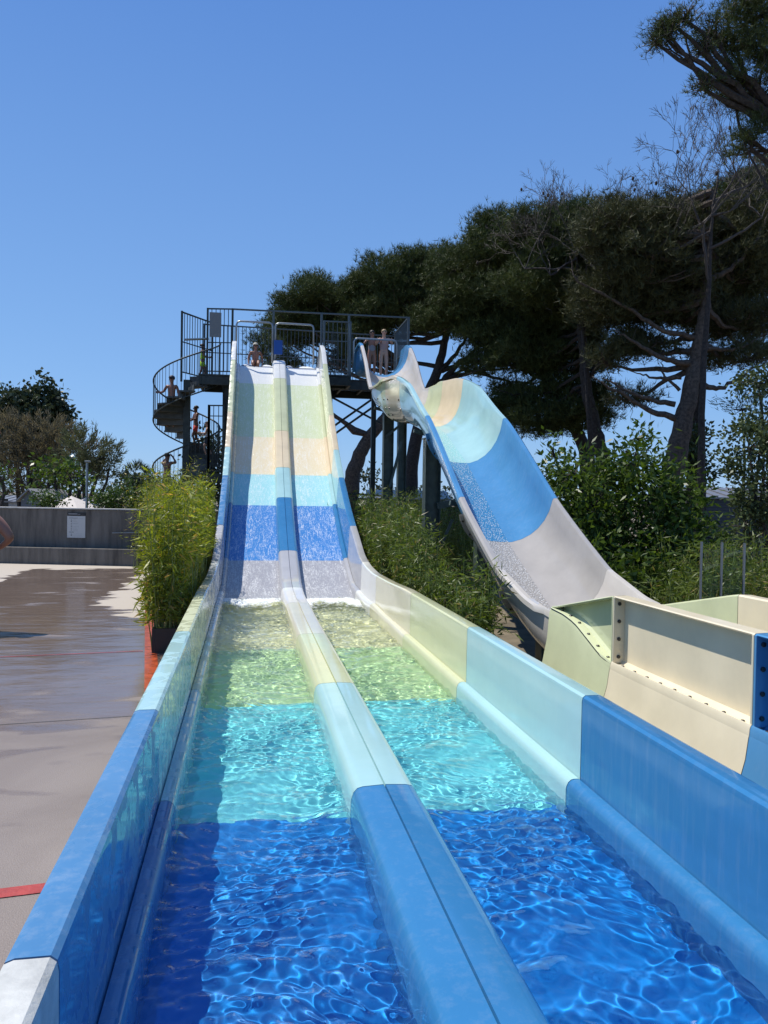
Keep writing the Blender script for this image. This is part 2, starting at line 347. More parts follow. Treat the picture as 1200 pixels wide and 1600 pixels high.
# ------------------------------------------------------------------ the two-lane slide
XL, XR = -.34, 1.78              # inner faces of the two lanes
WZ = .05                         # water level in the runout
FZ = -.12
prof_y = np.array([-2, 0, 10, 11.4, 12.3, 13.2, 14.3, 15.25, 16.6, 17.8, 19.1, 20.95, 21.7, 22.1, 22.4, 23.0])
prof_z = np.array([FZ, FZ, FZ, FZ + .03, FZ + .10, .13, .50, .88, 1.53, 2.22, 3.14, 4.64, 5.25, 5.42, 5.42, 5.40])
from mathutils import geometry
def smooth_curve(py, pz, n=400):
    y = np.linspace(py[0], py[-1], n); z = np.interp(y, py, pz)
    k = np.ones(13) / 13
    for _ in range(2):
        zp = np.pad(z, 6, mode='edge'); z = np.convolve(zp, k, 'valid')
    return y, z
SY, SZ = smooth_curve(prof_y, prof_z, 1000)
SX = np.interp(SY, [-2, 12, 22], [0, .02, .15])
SS = np.concatenate([[0], np.cumsum(np.hypot(np.diff(SY), np.diff(SZ)))])
def frame_at(y):
    z = np.interp(y, SY, SZ); x = np.interp(y, SY, SX)
    z2 = np.interp(y + .05, SY, SZ); z1 = np.interp(y - .05, SY, SZ)
    t = np.array([0, .1, z2 - z1]); t /= np.linalg.norm(t)
    n_ = np.array([0, -t[2], t[1]])
    return np.array([x, y, z]), n_
def wall_h(y): return np.interp(y, [-2, 9, 11.4, 12.8, 14, 17, 20, 21.6, 22.1, 22.45], [.775, .775, .695, .67, .72, .70, .70, .70, .68, .30])
def div_h(y): return np.interp(y, [-2, 11, 13, 15, 21, 22.3], [.325, .325, .22, .20, .20, .20])
def kerb_h(y): return np.interp(y, [-2, 11, 12.5, 13.5], [.305, .305, .20, .06])
def sweep(prof, y0, y1, step=.12):
    """prof(y) -> list of (x, h) ; swept along the slide bed"""
    ys = np.linspace(y0, y1, max(2, int((y1 - y0) / step) + 1))
    V = []; m = None
    for y in ys:
        o, n_ = frame_at(y); pr = prof(y); m = len(pr)
        for (x, h) in pr: V.append(np.array([o[0] + x, o[1], o[2]]) + n_ * h)
    F = [(i * m + k, i * m + k + 1, (i + 1) * m + k + 1, (i + 1) * m + k) for i in range(len(ys) - 1) for k in range(m - 1)]
    return V, F, m, len(ys)
def rnd(cx, ch, r, a0, a1, n=5):
    return [(cx + r * math.cos(R_(a0 + (a1 - a0) * i / (n - 1))), ch + r * math.sin(R_(a0 + (a1 - a0) * i / (n - 1)))) for i in range(n)]
def solid(prof_fn, y0, y1, name, mat, parent, caps=True, step=.12, gap=.004):
    V, F, m, k = sweep(prof_fn, y0 + gap, y1 - gap, step)
    if caps: F = F + [tuple(range(m))[::-1], tuple((k - 1) * m + i for i in range(m))]
    b = MB().add(V, F)
    o = b.build(name, mat, parent, smooth=True, angle=38)
    return o
def right_wall(y, s=1, base=XR):
    H = wall_h(y); kh = kerb_h(y); w = .13; r = .022
    # inner kerb bead, panel, rounded rim, outer skin (closed by the outer skin going down)
    X = lambda d: base + s * d
    pr = [(X(-.0), -.03), (X(0), kh - .06)]
    pr += [(X(.0 + .045 - .045 * math.cos(R_(a))), kh - .06 + .06 * math.sin(R_(a))) for a in (20, 45, 70, 90)]
    pr += [(X(.075), kh), (X(.079), kh - .012), (X(.083), kh)]
    pr += [(X(.085), H - .035), (X(.09), H - .012), (X(.105), H)]
    pr += [(X(.085 + w - .03), H), (X(.085 + w - .008), H - .008), (X(.085 + w), H - .03), (X(.085 + w), H - .11), (X(.085 + w - .03), H - .13)]
    pr += [(X(.085 + w - .03), -.03)]
    return pr
def divider(y):
    c = .745; hw = .168; H = div_h(y)
    L = [(c - hw - .025, -.03), (c - hw - .012, H - .07), (c - hw, H - .03), (c - hw + .02, H - .008), (c - hw + .05, H)]
    L += [(c - .005, H + .006), (c - .002, H - .01), (c + .002, H - .01), (c + .005, H + .006)]
    return L + [(2 * c - x, h) for (x, h) in L[:5][::-1]]
slide = thing('two_lane_water_slide', 'wide two lane water slide banded blue, aqua, sand and green, with its long runout', 'water slide', (.72, 8, 0))
J = [(-1.2, 1.9, 'white'), (1.9, 4.02, 'blue'), (4.02, 6.3, 'aqua'), (6.3, 8.6, 'green'), (8.6, 11.0, 'sand'), (11.0, 12.55, 'white'),
     (12.55, 14.4, 'grey'), (14.4, 16.6, 'blue'), (16.6, 17.8, 'aqua'), (17.8, 19.15, 'sand'), (19.15, 21.1, 'green'), (21.1, 22.0, 'white'), (22.0, 22.45, 'grey')]
LBL = dict(white='off-white', grey='grey', blue='blue', aqua='pale aqua', green='pale green', sand='sand coloured')
receivers = []; M_WORN = simple('worn_white_gelcoat', (.50, .50, .46), .35, noise=.16, nscale=16, bump=.2, bscale=60)
for (a, b, k) in J:
    dry = GELR if b < 13 else GEL; fo_ = .17 if b < 7 else (.14 if b < 9 else 0)
    sec = solid(lambda y: right_wall(y, -1, XL), a, b, 'slide_section', GELW[k] if b > 3 else M_WORN, slide)
    sec['label'] = LBL[k] + (' runout' if b < 12.6 else ' chute') + ' section'
    if k == 'sand' and b < 12: sec.data.materials[0] = GELW['tan']
    rk = 'tan' if (k == 'sand' and b < 12) else 'blue' if (k == 'white' and b < 3) else k
    rw = solid(lambda y: right_wall(y, 1, XR), a, b, 'side_wall', dry[rk], sec)
    dv = solid(divider, a, b, 'divider', dry[rk], sec)
    if b < 13:
        fm = FL['blue' if b < 3 else ('sand' if k == 'white' else k)]
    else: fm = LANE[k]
    for (x0, x1) in ((XL - .02, .60), (.89, XR + .02)):
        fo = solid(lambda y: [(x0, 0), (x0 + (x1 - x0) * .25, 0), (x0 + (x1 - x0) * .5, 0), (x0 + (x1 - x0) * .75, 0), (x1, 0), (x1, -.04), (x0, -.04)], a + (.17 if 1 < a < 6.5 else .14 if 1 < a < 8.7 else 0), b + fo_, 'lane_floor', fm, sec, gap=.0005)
        receivers.append(fo)
    receivers += [sec, rw, dv]
for o in receivers: o.cycles.is_caustics_receiver = True

# water in the runout: one rippled sheet per lane
def ripple(X, Y):
    r = np.random.default_rng(3); h = np.zeros_like(X)
    wx = X + .05 * np.sin(5 * Y + 2 * X) ; wy = Y + .05 * np.sin(6 * X - 3 * Y)
    pm = .30 + 1.25 * np.clip(.5 + .34 * np.sin(3.1 * X + 2.3 * Y + 1.0) + .30 * np.sin(-5.3 * X + 3.7 * Y + .7 + np.sin(2.2 * Y)) + .18 * np.sin(9 * X + 6.1 * Y), 0, 1)
    for i in range(60):
        lam = .045 * (9 ** r.random()); th = r.normal(math.pi / 2 + .25, .62); k = 2 * math.pi / lam
        ph = r.random() * 6.28; amp = .036 / k * (1.35 if lam < .11 else .8)
        h += amp * (pm if lam < .16 else 1) * np.sin(k * (wx * math.cos(th) + wy * math.sin(th)) + ph)
    churn = np.clip((Y - 9.5) / 2.5, 0, 1)
    return h * (1 + 2.2 * churn)
def water_sheet(x0, x1, y0, y1, nx=150):
    ys = [y0]
    while ys[-1] < y1: ys.append(ys[-1] + max(.007, (x1 - x0) / nx * (.7 + ys[-1] * .12)))
    ys = np.array(ys); xs = np.linspace(x0, x1, nx)
    X, Y = np.meshgrid(xs, ys); Z = WZ + ripple(X, Y)
    V = np.stack([X, Y, Z], -1).reshape(-1, 3); m = len(xs); I = np.arange((len(ys) - 1) * m).reshape(-1, m)[:, :-1].ravel()
    F = np.stack([I, I + 1, I + m + 1, I + m], -1)
    o = fast_mesh('pool_water', V, F, M_WATER, smooth=True, k=4)
    o.cycles.is_caustics_caster = True
    return tag(o, kind='structure')
water_sheet(XL - .01, .585, .3, 12.5); water_sheet(.905, XR + .01, .3, 12.5)
# white water where the lanes meet the runout, and at the top lip
def foam_mat():
    m, n, out = newmat('white_water'); L = n.links.new; tc = N(n, 'ShaderNodeTexCoord'); a = N(n, 'ShaderNodeTexNoise', i={'Scale': 11, 'Detail': 7, 'Roughness': .7, 'Distortion': .8}); L(tc.outputs['Object'], a.inputs['Vector'])
    at_ = N(n, 'ShaderNodeVertexColor', layer_name='tone'); s = N(n, 'ShaderNodeMath', operation='ADD'); L(a.outputs['Fac'], s.inputs[0]); L(at_.outputs['Color'], s.inputs[1])
    r_ = ramp(n, s.outputs[0], [(.92, 0), (1.12, 1)]) if False else ramp(n, s.outputs[0], [(.74, 0), (1.0, .95)])
    d = N(n, 'ShaderNodeBsdfPrincipled'); d.inputs['Base Color'].default_value = (.82, .85, .84, 1); d.inputs['Roughness'].default_value = .5; d.inputs['Subsurface Weight'].default_value = .0
    t = N(n, 'ShaderNodeBsdfTransparent'); mx = N(n, 'ShaderNodeMixShader'); L(r_.outputs[0], mx.inputs[0]); L(t.outputs[0], mx.inputs[1]); L(d.outputs[0], mx.inputs[2]); L(mx.outputs[0], out.inputs[0]); return m
M_FOAM = foam_mat()
def foam(x0, x1, y0, y1, peak, seed):
    r = np.random.default_rng(seed); xs = np.arange(x0, x1, .016); ys = np.arange(y0, y1, .018); X, Y = np.meshgrid(xs, ys)
    base = np.maximum(WZ, np.interp(Y, SY, SZ)); h = np.zeros_like(X)
    for i in range(70):
        lam = .05 * 6 ** r.random(); th = r.random() * 6.28; k = 6.283 / lam; h += np.abs(np.sin(k * (X * math.cos(th) + Y * math.sin(th) * .8) / 2 + r.random() * 6.28)) * lam * .024
    env = np.exp(-((Y - peak) / .40) ** 2); Yw = Y + .12 * np.sin(7 * X + seed) + .07 * np.sin(17 * X + 2 * seed); tone = np.clip(.42 * np.exp(-((Yw - peak) / .36) ** 2) + .24 * np.exp(-((Yw - peak + .7) / 1.0) ** 2) - .06, 0, 1) * np.clip((12.7 - Yw) / .35, 0, 1)
    Z = base + .006 + (h - h.min() * .5) * (.22 + .6 * env) + r.random(X.shape) * .012 * env
    V = np.stack([X, Y, Z], -1).reshape(-1, 3); m = len(xs); I = np.arange((len(ys) - 1) * m).reshape(-1, m)[:, :-1].ravel(); F = np.stack([I, I + 1, I + m + 1, I + m], -1)
    return tag(fast_mesh('foam', V, F, M_FOAM, k=4, smooth=True, col=tone.ravel()), kind='stuff')
foam(XL + .0, .565, 9.9, 12.75, 12.0, 1); foam(.925, XR + .0, 9.9, 12.75, 12.0, 2)
def lip_foam(x0, x1, y0, seed):
    r = np.random.default_rng(seed); m = MB()
    V = []; xs = np.linspace(x0, x1, 46); ys = np.linspace(-.22, .22, 16)
    X, Y = np.meshgrid(xs, ys); h = np.zeros_like(X)
    for i in range(30):
        lam = .06 * 4 ** r.random(); th = r.random() * 6.28; h += np.abs(np.sin(3.14 / lam * (X * math.cos(th) + Y * math.sin(th)) + r.random() * 6.28)) * lam * .05
    env = np.clip(1 - (Y / .22) ** 2, 0, 1) * np.clip(1 - (2 * (X - (x0 + x1) / 2) / (x1 - x0)) ** 2, 0, 1) ** .5
    Z = 5.40 + .15 * env * (.25 + h * 2.2); V = np.stack([X, Y + y0, Z], -1).reshape(-1, 3); I = np.arange(15 * 46).reshape(-1, 46)[:, :-1].ravel(); F = np.stack([I, I + 1, I + 47, I + 46], -1)
    return tag(fast_mesh('foam', V, F, simple('foam_white', (.8, .82, .82), .4), k=4, smooth=True), kind='stuff')
lip_foam(-.16, .20, 22.3, 3); lip_foam(.42, .72, 22.3, 4); lip_foam(1.45, 1.92, 22.3, 5); lip_foam(1.04, 1.3, 22.3, 6)
# ------------------------------------------------------------------ the single body slide on the right
BX = 3.52
bpy_y = np.array([-1, 7.0, 7.6, 8.5, 10.2, 12.5, 14.2, 15.6, 17.0, 18.2, 19.3, 20.3, 21.2, 22])
bpy_z = np.array([.08, .08, .14, .36, 1.14, 2.32, 2.97, 3.28, 3.44, 3.80, 4.55, 5.03, 5.10, 5.10])
BY, BZ = smooth_curve(bpy_y, bpy_z, 1200)
BXC = np.interp(BY, [-1, 7, 8.5, 10.2, 12.5, 15, 18.3, 21], [BX, BX, 3.52, 3.50, 3.57, 3.66, 3.52, 3.60])
_k = np.ones(61) / 61; BXC = np.convolve(np.pad(BXC, 30, mode='edge'), _k, 'valid')
def bframe(y):
    z = np.interp(y, BY, BZ); x = np.interp(y, BY, BXC); dz = np.interp(y + .06, BY, BZ) - np.interp(y - .06, BY, BZ)
    t = np.array([0, .12, dz]); t /= np.linalg.norm(t); return np.array([x, y, z]), np.array([0, -t[2], t[1]])
def sm(y, ys, vs):
    # smooth (cosine) interpolation
    i = int(np.clip(np.searchsorted(ys, y) - 1, 0, len(ys) - 2)); t = np.clip((y - ys[i]) / (ys[i + 1] - ys[i]), 0, 1); t = t * t * (3 - 2 * t)
    return vs[i] * (1 - t) + vs[i + 1] * t
def bH(y): return sm(y, [-1, 5.7, 6.7, 8.5, 12.5, 15.3, 16.6, 18.3, 20.3, 21.0, 21.45], [.36, .36, .58, .60, .80, .96, .92, .58, .80, .74, .18])
def bW(y): return sm(y, [-1, 7, 9, 13, 15.5, 18.2, 21], [.60, .60, .62, .62, .64, .60, .60])
def bE(y): return np.interp(y, [7, 9, 13, 15, 17, 18.2], [.55, .92, .9, .66, .66, .9])
def bprofile(y, n=15, cap=True):
    H = bH(y); W = bW(y); e = bE(y); pr = []
    for i in range(n):
        t = -math.pi / 2 + math.pi * i / (n - 1)
        pr.append((W * abs(math.sin(t)) ** e * (1 if t > 0 else -1) if abs(t) > 1e-6 else 0, H * (1 - abs(math.cos(t)) ** min(.9, e * 1.1))))
    f = .085 if y > 7.2 else .03
    L = lambda s: [(s * (W + .012), H + .022), (s * (W + f * .7), H + .024), (s * (W + f), H + .004), (s * (W + f + .004), H - .045), (s * (W + f - .012), H - .05), (s * (W + .024), H - .03)]
    inner = [(-p[0], p[1]) for p in pr][::-1]           # left -> right
    inner = pr
    outer = [(p[0] * (1 + .02 / W), p[1] - .02) for p in pr[1:-1]][::-1]
    loop = inner + L(1) + outer + L(-1)[::-1]
    return loop
def bsolid(fn, y0, y1, name, mat, parent, step=.1, close=True, gap=.002, angle=40):
    ys = np.linspace(y0 + gap, y1 - gap, max(2, int((y1 - y0) / step) + 1)); V = []
    for y in ys:
        o, n_ = bframe(y); pr = fn(y); m = len(pr)
        for (x, h) in pr: V.append(np.array([o[0] + x, o[1], o[2]]) + n_ * h)
    F = [(i * m + k, i * m + (k + 1) % m, (i + 1) * m + (k + 1) % m, (i + 1) * m + k) for i in range(len(ys) - 1) for k in range(m if close else m - 1)]
    return MB().add(V, F).build(name, mat, parent, smooth=True, angle=angle)
bs = thing('body_slide', 'single curved open body slide in blue, aqua and sand bands, with a cream boxed runout', 'water slide', (BX, 10, 0))
BJ = [(-.5, 1.9, 'aqua'), (1.9, 3.97, 'blue'), (3.97, 5.7, 'cream'), (5.7, 6.95, 'green'), (6.95, 8.5, 'white'), (8.5, 10.2, 'grey'), (10.2, 12.55, 'blue'), (12.55, 15.2, 'aqua'),
      (15.2, 16.5, 'sand'), (16.5, 17.6, 'green'), (17.6, 20.1, 'white'), (20.1, 21.45, 'blue')]
PALB = dict(GEL); PALB['white'] = gel('gelcoat_warm_white', (.56, .52, .46)); PALB['grey'] = gel('gelcoat_warm_grey', (.40, .375, .34)); PALB['blue'] = gel('gelcoat_sky_blue', (.075, .25, .47), rough=.09)
PALB['cream'] = gel('gelcoat_cream', (.74, .65, .46), rough=.22)
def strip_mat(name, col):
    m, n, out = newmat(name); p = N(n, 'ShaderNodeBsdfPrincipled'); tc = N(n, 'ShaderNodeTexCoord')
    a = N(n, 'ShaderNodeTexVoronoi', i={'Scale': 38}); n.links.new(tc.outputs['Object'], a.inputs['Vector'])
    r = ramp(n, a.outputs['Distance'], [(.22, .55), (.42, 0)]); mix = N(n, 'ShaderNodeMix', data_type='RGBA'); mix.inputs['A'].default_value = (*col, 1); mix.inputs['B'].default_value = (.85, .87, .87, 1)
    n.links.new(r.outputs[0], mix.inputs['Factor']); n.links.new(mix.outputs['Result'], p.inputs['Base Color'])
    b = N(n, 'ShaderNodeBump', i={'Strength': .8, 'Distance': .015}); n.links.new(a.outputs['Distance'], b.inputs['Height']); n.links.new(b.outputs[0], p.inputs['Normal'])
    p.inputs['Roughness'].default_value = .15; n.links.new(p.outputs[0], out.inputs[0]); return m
STR = {}
for (a, b_, k) in BJ:
    sec = bsolid(bprofile, a, b_, 'slide_section', PALB[k], bs)
    sec['label'] = {'cream': 'cream', 'white': 'warm white', 'grey': 'warm grey', 'blue': 'blue', 'aqua': 'pale aqua', 'green': 'pale green', 'sand': 'sand coloured'}[k] + ' section'
    if 8.0 < b_ and a < 15.5 and k in ('aqua', 'blue', 'grey', 'white', 'sand'):
        if k not in STR: STR[k] = strip_mat('water_speckled_strip_' + k, {'aqua': (.34, .64, .62), 'blue': (.05, .22, .42), 'grey': (.36, .34, .31), 'white': (.6, .57, .52), 'sand': (.70, .57, .36)}[k])
        bsolid(lambda y: [(-.27, .075), (-.27, .082 if False else .056), (-.14, .026), (.0, .014), (.10, .018), (.10, .004), (0, 0.001), (-.14, .012), (-.27, .04)], max(a, 8.2), min(b_, 15.4), 'water_strip', STR[k], sec)
# joint flanges with bolts on the outside of the shell
def flange(y, t=.05, pro=.075, part_mat=None, parent=bs, bolts=True, a0=18, a1=162):
    o, n_ = bframe(y); H = bH(y); W = bW(y); V = []; e = bE(y)
    tg = np.cross(np.array([1, 0, 0]), n_)
    angs = np.linspace(a0, a1, 22)
    for yy in (-t / 2, t / 2):
        for r_ in (.018, pro):
            for a in angs:
                th = R_(a - 90); x = (W + r_) * (abs(math.sin(th)) ** e) * np.sign(th); h = (H) * (1 - (abs(math.cos(th)) ** min(.9, e * 1.1))) - r_ * math.cos(th)
                V.append(o + np.array([x, 0, 0]) + n_ * h + tg * yy)
    m = len(angs); F = []
    q = lambda i, j, k: (i * 2 + j) * m + k
    for k in range(m - 1):
        F += [(q(0, 0, k), q(0, 0, k + 1), q(0, 1, k + 1), q(0, 1, k)), (q(1, 0, k), q(1, 1, k), q(1, 1, k + 1), q(1, 0, k + 1)),
              (q(0, 1, k), q(0, 1, k + 1), q(1, 1, k + 1), q(1, 1, k)), (q(0, 0, k), q(1, 0, k), q(1, 0, k + 1), q(0, 0, k + 1))]
    fl = MB().add(V, F).build('joint_flange', part_mat or PALB['grey'], parent)
    bp = []
    for k in range(1, m - 1, 3):
        for sgn in (-1, 1):
            c = (np.array(V[q(0, 0, k)]) + np.array(V[q(0, 1, k)])) / 2 + tg * (t / 2 + sgn * (t / 2 + .002))
            bp.append(c)
    bolts_at(fl, bp, tg, .015)
for (y, k) in ((8.5, 'white'), (10.2, 'grey'), (12.55, 'blue')):
    flange(y, part_mat=PALB[k])
# loose rows of bolt heads on the bulging shell under the crest
bp = []; ba = []
for y in (15.3, 16.3, 16.7, 17.5):
    o, n_ = bframe(y); H = bH(y); W = bW(y)
    for a in range(20, 90, 14):
        th = R_(a - 90); p = o + np.array([(W + .022) * abs(math.sin(th)) ** bE(y) * np.sign(th), 0, 0]) + n_ * (H * (1 - abs(math.cos(th)) ** min(.9, bE(y) * 1.1)) - .022 * math.cos(th))
        nr = np.array([math.sin(th), 0, 0]) - n_ * math.cos(th); bp.append(p); ba.append(nr)
bolts_at(bs, bp, ba, .021, name='bolt_head')

# boxed runout: ledge with bolts, recessed upper panels, end flanges, outer skin
def ledge(y): return np.interp(y, [3, 5.68, 5.88, 6.15, 6.4, 6.65, 6.95], [.44, .44, .47, .57, .66, .70, .715])
def topz(y): return np.interp(y, [3, 5.72, 6.95], [1.0, .99, .725])
XO = 2.895
for (a, b_, k) in BJ[:4]:
    ys = np.linspace(a + .003, b_ - .003, 14 if k == 'green' else 8)
    for side in (-1, 1):
        X = lambda x: x if side < 0 else 2 * BX - x
        m = MB(); V = []
        for y in ys:
            L = ledge(y); zb = -.05
            V += [(X(XO - .12), y, zb), (X(XO - .03), y, L * .6), (X(XO - .012), y, L - .05), (X(XO), y, L - .012), (X(XO + .02), y, L - .004), (X(XO + .02), y, L - .03)]
        F = [(i * 6 + j, i * 6 + j + 1, i * 6 + 7 + j, i * 6 + 6 + j) for i in range(len(ys) - 1) for j in range(5)]
        m.add(V, F).build('outer_skin', PALB[k], bs, smooth=True, angle=50)
        m = MB(); V = []
        for y in ys:
            L = ledge(y) + .006; T = max(topz(y), L + .012)
            V += [(X(XO + .004), y, L - .02), (X(XO), y, L - .006), (X(XO + .008), y, L), (X(XO + .075), y, L + .002), (X(XO + .098), y, L + .025 * min(1, (T - L) * 8)), (X(XO + .10), y, T - .02), (X(XO + .085), y, T - .022), (X(XO + .02), y, T - .018), (X(XO + .012), y, T - .008), (X(XO + .02), y, T),
                  (X(XO + .12), y, T + .004), (X(XO + .135), y, T - .01), (X(XO + .135), y, L * .5)]
        c = 13; F = [(i * c + j, i * c + j + 1, (i + 1) * c + j + 1, (i + 1) * c + j) for i in range(len(ys) - 1) for j in range(c - 1)]
        up = m.add(V, F).build('upper_panel', PALB[k], bs, smooth=True, angle=40)
        bb = []
        for y in np.arange(a + .13, b_ - .08, .185):
            L = ledge(y) + .008; sl_ = (ledge(y + .02) - ledge(y - .02)) / .04
            bb.append((X(XO + .04), y, L))
        bolts_at(up, bb, (0, 0, 1), .0135, .009)
        if side < 0 and 1.9 <= a: 
            # end flanges of the neighbouring panels, bolted face to face
            for (yy, kk, s_) in ((b_ - .012, k, 1),) + (((a + .012, k, -1),) if k != 'green' else ((a + .012, k, -1),)):
                L = ledge(yy) + .006; T = topz(yy)
                if T - L < .1: continue
                fb = MB().box((XO + .055, yy, (L + T) / 2), (.095, .02, T - L - .015)).build('end_flange', PALB[k], bs, bevel=.004)
                if s_ > 0: bolts_at(fb, [(XO + .052, yy - .012, L + (T - L) * (.11 + .26 * i)) for i in range(4)], (0, -1, 0), .0155, .010)
MB().tube([(XO - .001, y, ledge(y) - .003) for y in np.linspace(0, 6.93, 60)], .0045, 4).build('gap_line', M_GAP, bs)  # shade of the open gap along the ledge, drawn as a black tube
# supports
def column(x, y, z1, w_, d_, name='support_column', mat=None, parent=bs):
    c = MB(); t = .012
    c.box((x - w_ / 2 + t / 2, y, z1 / 2 - .10), (t, d_, z1 + .20)); c.box((x + w_ / 2 - t / 2, y, z1 / 2 - .10), (t, d_, z1 + .20)); c.box((x, y - d_ * .0, z1 / 2 - .10), (w_ - 2 * t - .002, t, z1 + .20))
    c.box((x, y, z1 - .01), (w_ * 1.15, d_ * 1.15, .02)); c.box((x, y, -.176), (w_ * 1.5, d_ * 1.5, .024))
    return c.build(name, mat or M_STEEL, parent)
def saddle(y, w_=.5, parent=bs):
    o, n_ = bframe(y); z = o[2] - .06
    MB().bar((o[0] - w_, y, z + .09), (o[0] - .1, y, z), .07).bar((o[0] - .1, y, z), (o[0] + .1, y, z), .07).bar((o[0] + .1, y, z), (o[0] + w_, y, z + .09), .07).build('saddle', M_STEEL, parent)
    return z
z = saddle(14.3); column(3.50, 14.3, z - .04, .30, .26)
MB().bar((3.60, 14.25, 1.60), (4.15, 14.2, 1.72), .12).bar((3.60, 14.25, .6), (3.9, 14.2, 1.35), .05).build('bracket', M_STEEL, bs)
z = saddle(18.3); column(3.38, 18.3, z - .04, .24, .22); column(3.74, 18.4, z - .04, .20, .22)
m = MB()
for (a, b_) in (((3.38, 18.2, 1.1), (3.74, 18.2, 1.35)), ((3.3, 18.18, 3.2), (3.78, 18.18, 3.6)), ((3.42, 18.2, 2.0), (3.70, 18.2, 3.1))): m.bar(a, b_, .06)
m.build('cross_brace', M_STEEL, bs)
z = saddle(11.2); column(3.55, 11.2, z - .04, .22, .2)
z = saddle(8.6, .4); column(3.55, 8.6, max(z - .04, .1), .22, .2)
# ------------------------------------------------------------------ launch tower
PZ = 5.20
tw = thing('launch_tower', 'raised dark steel launch platform with tall railings at the top of both slides', 'platform', (1.5, 23, 0))
M_PANEL = simple('grey_sign_back', (.16, .17, .17), .5)
M_BLUEPAD = simple('deep_blue_padding', (.01, .07, .30), .45)
def deck_box(x0, x1, y0, y1, name='deck'):
    d = MB().box(((x0 + x1) / 2, (y0 + y1) / 2, PZ - .03), (x1 - x0, y1 - y0, .05)).build(name, M_DARK, tw, bevel=.005)
    f = MB()
    for x in (x0 + .04, x1 - .04): f.box((x, (y0 + y1) / 2, PZ - .18), (.07, y1 - y0 - .01, .24))
    for y in (y0 + .04, y1 - .04): f.box(((x0 + x1) / 2, y, PZ - .183), (x1 - x0 - .16, .07, .236))
    n_ = int((x1 - x0) / .6)
    for i in range(1, n_): f.box((x0 + (x1 - x0) * i / n_, (y0 + y1) / 2, PZ - .14), (.06, y1 - y0 - .16, .14))
    f.build('deck_frame', M_DARK, d)
deck_box(-.42, 4.75, 22.46, 24.5)
deck_box(2.12, 2.92, 21.7, 22.44); deck_box(-1.35, -.44, 22.55, 24.3)
deck_box(4.26, 4.75, 21.9, 22.44)
RH = 1.86
def rail(a, b, h0=0.08, h1=RH, sp=.115, mid=(.95,), mat=None, name='railing', parent=tw, r=.011, top=True, z0=PZ, posts=True):
    a = np.array(a, float); b = np.array(b, float); L = np.linalg.norm(b - a); m = MB(); t = (b - a) / L
    up = lambda p, h: (p[0], p[1], z0 + h)
    if top: m.bar(up(a, h1), up(b, h1), .045, .035)
    m.bar(up(a, h0), up(b, h0), .035, .03)
    for h in mid: m.bar(up(a, h), up(b, h), .03, .025)
    n_ = max(1, int(L / sp))
    for i in range(1, n_): p = a + (b - a) * i / n_; m.tube([up(p, h0), up(p, h1)], r, 5, cap=False)
    o = m.build(name, mat or M_DARK, parent)
    if posts:
        for p in (a, b): MB().bar(up(p, -.1), up(p, h1 + .02), .055).build('post', mat or M_DARK, o)
    return o
M_RAIL = simple('weathered_rail_steel', (.10, .115, .115), .45, .5)
rail((-1.3, 24.2), (4.7, 24.45), h1=1.75, mid=(.9,), mat=M_RAIL)
rail((4.68, 22.3), (4.7, 24.4), mat=M_RAIL)
rail((-1.12, 22.62), (-.42, 22.5), mid=(.9,))
rail((2.14, 21.78), (2.88, 21.74), h1=1.5, mat=M_RAIL)
# portal frame over the slide entries
m = MB(); m.bar((-.42, 22.5, PZ + RH), (4.68, 22.3, PZ + RH), .05, .04); m.build('portal_rail', M_RAIL, tw)
for x in (-.42, .74, 2.12, 2.92, 4.68): MB().bar((x, 22.5 - (x + .4) * .04, PZ - .1), (x, 22.5 - (x + .4) * .04, PZ + RH), .06).build('portal_post', M_RAIL if x > 0 else M_DARK, tw)
def hoop(x0, x1, y, z0, z1, r=.028, parent=tw, lean=0):
    q = .10
    pts = [(x0, y, z0), (x0, y, z1 - q), (x0 + q * .3, y, z1 - q * .3), (x0 + q, y, z1), (x1 - q, y, z1), (x1 - q * .3, y, z1 - q * .3), (x1, y, z1 - q), (x1, y, z0)]
    MB().tube(pts, r, 8).build('launch_bar', M_GALV, parent, smooth=True)
hoop(-.30, .70, 22.0, 5.5, 6.62); hoop(.78, 1.86, 22.0, 5.5, 6.62)
hoop(2.98, 4.22, 21.7, 5.4, 6.25)
MB().box((-.90, 22.55, PZ + 1.40), (.33, .03, .70)).build('sign_back', M_PANEL, tw, bevel=.006)
MB().box((.86, 21.9, 5.92), (.24, .06, .40)).build('blue_pad', M_BLUEPAD, tw, bevel=.012)
# legs and bracing
for (x, y, w_) in ((-.56, 22.8, .24), (1.0, 23.0, .2), (2.4, 22.6, .14), (3.62, 21.95, .13), (4.5, 24.0, .2), (1.0, 24.3, .2), (2.6, 24.3, .14), (-.5, 24.2, .2)):
    column(x, y, PZ - .31, w_, w_, 'tower_column', M_DARK, tw)
m = MB()
for (a, b) in (((1.9, 22.8, 3.35), (3.6, 22.2, 4.6)), ((1.9, 22.8, 3.1), (3.6, 22.2, 4.35)), ((1.9, 22.8, 2.4), (4.5, 23.5, .9)), ((1.9, 22.8, 2.15), (4.5, 23.5, .65)), ((1.9, 22.8, 1.9), (4.4, 23.3, 1.78)), ((1.9, 22.8, 1.75), (4.4, 23.3, 1.65)),
               ((3.0, 22.4, .55), (4.6, 23.8, 1.6)), ((2.3, 22.3, 4.7), (3.9, 22.2, 3.9)), ((-.5, 24.2, 3.9), (1.0, 24.3, 2.2)), ((1.0, 22.9, 3.5), (-.5, 22.9, 2.0))):
    m.bar(a, b, .055)
m.build('cross_brace', M_DARK, tw)
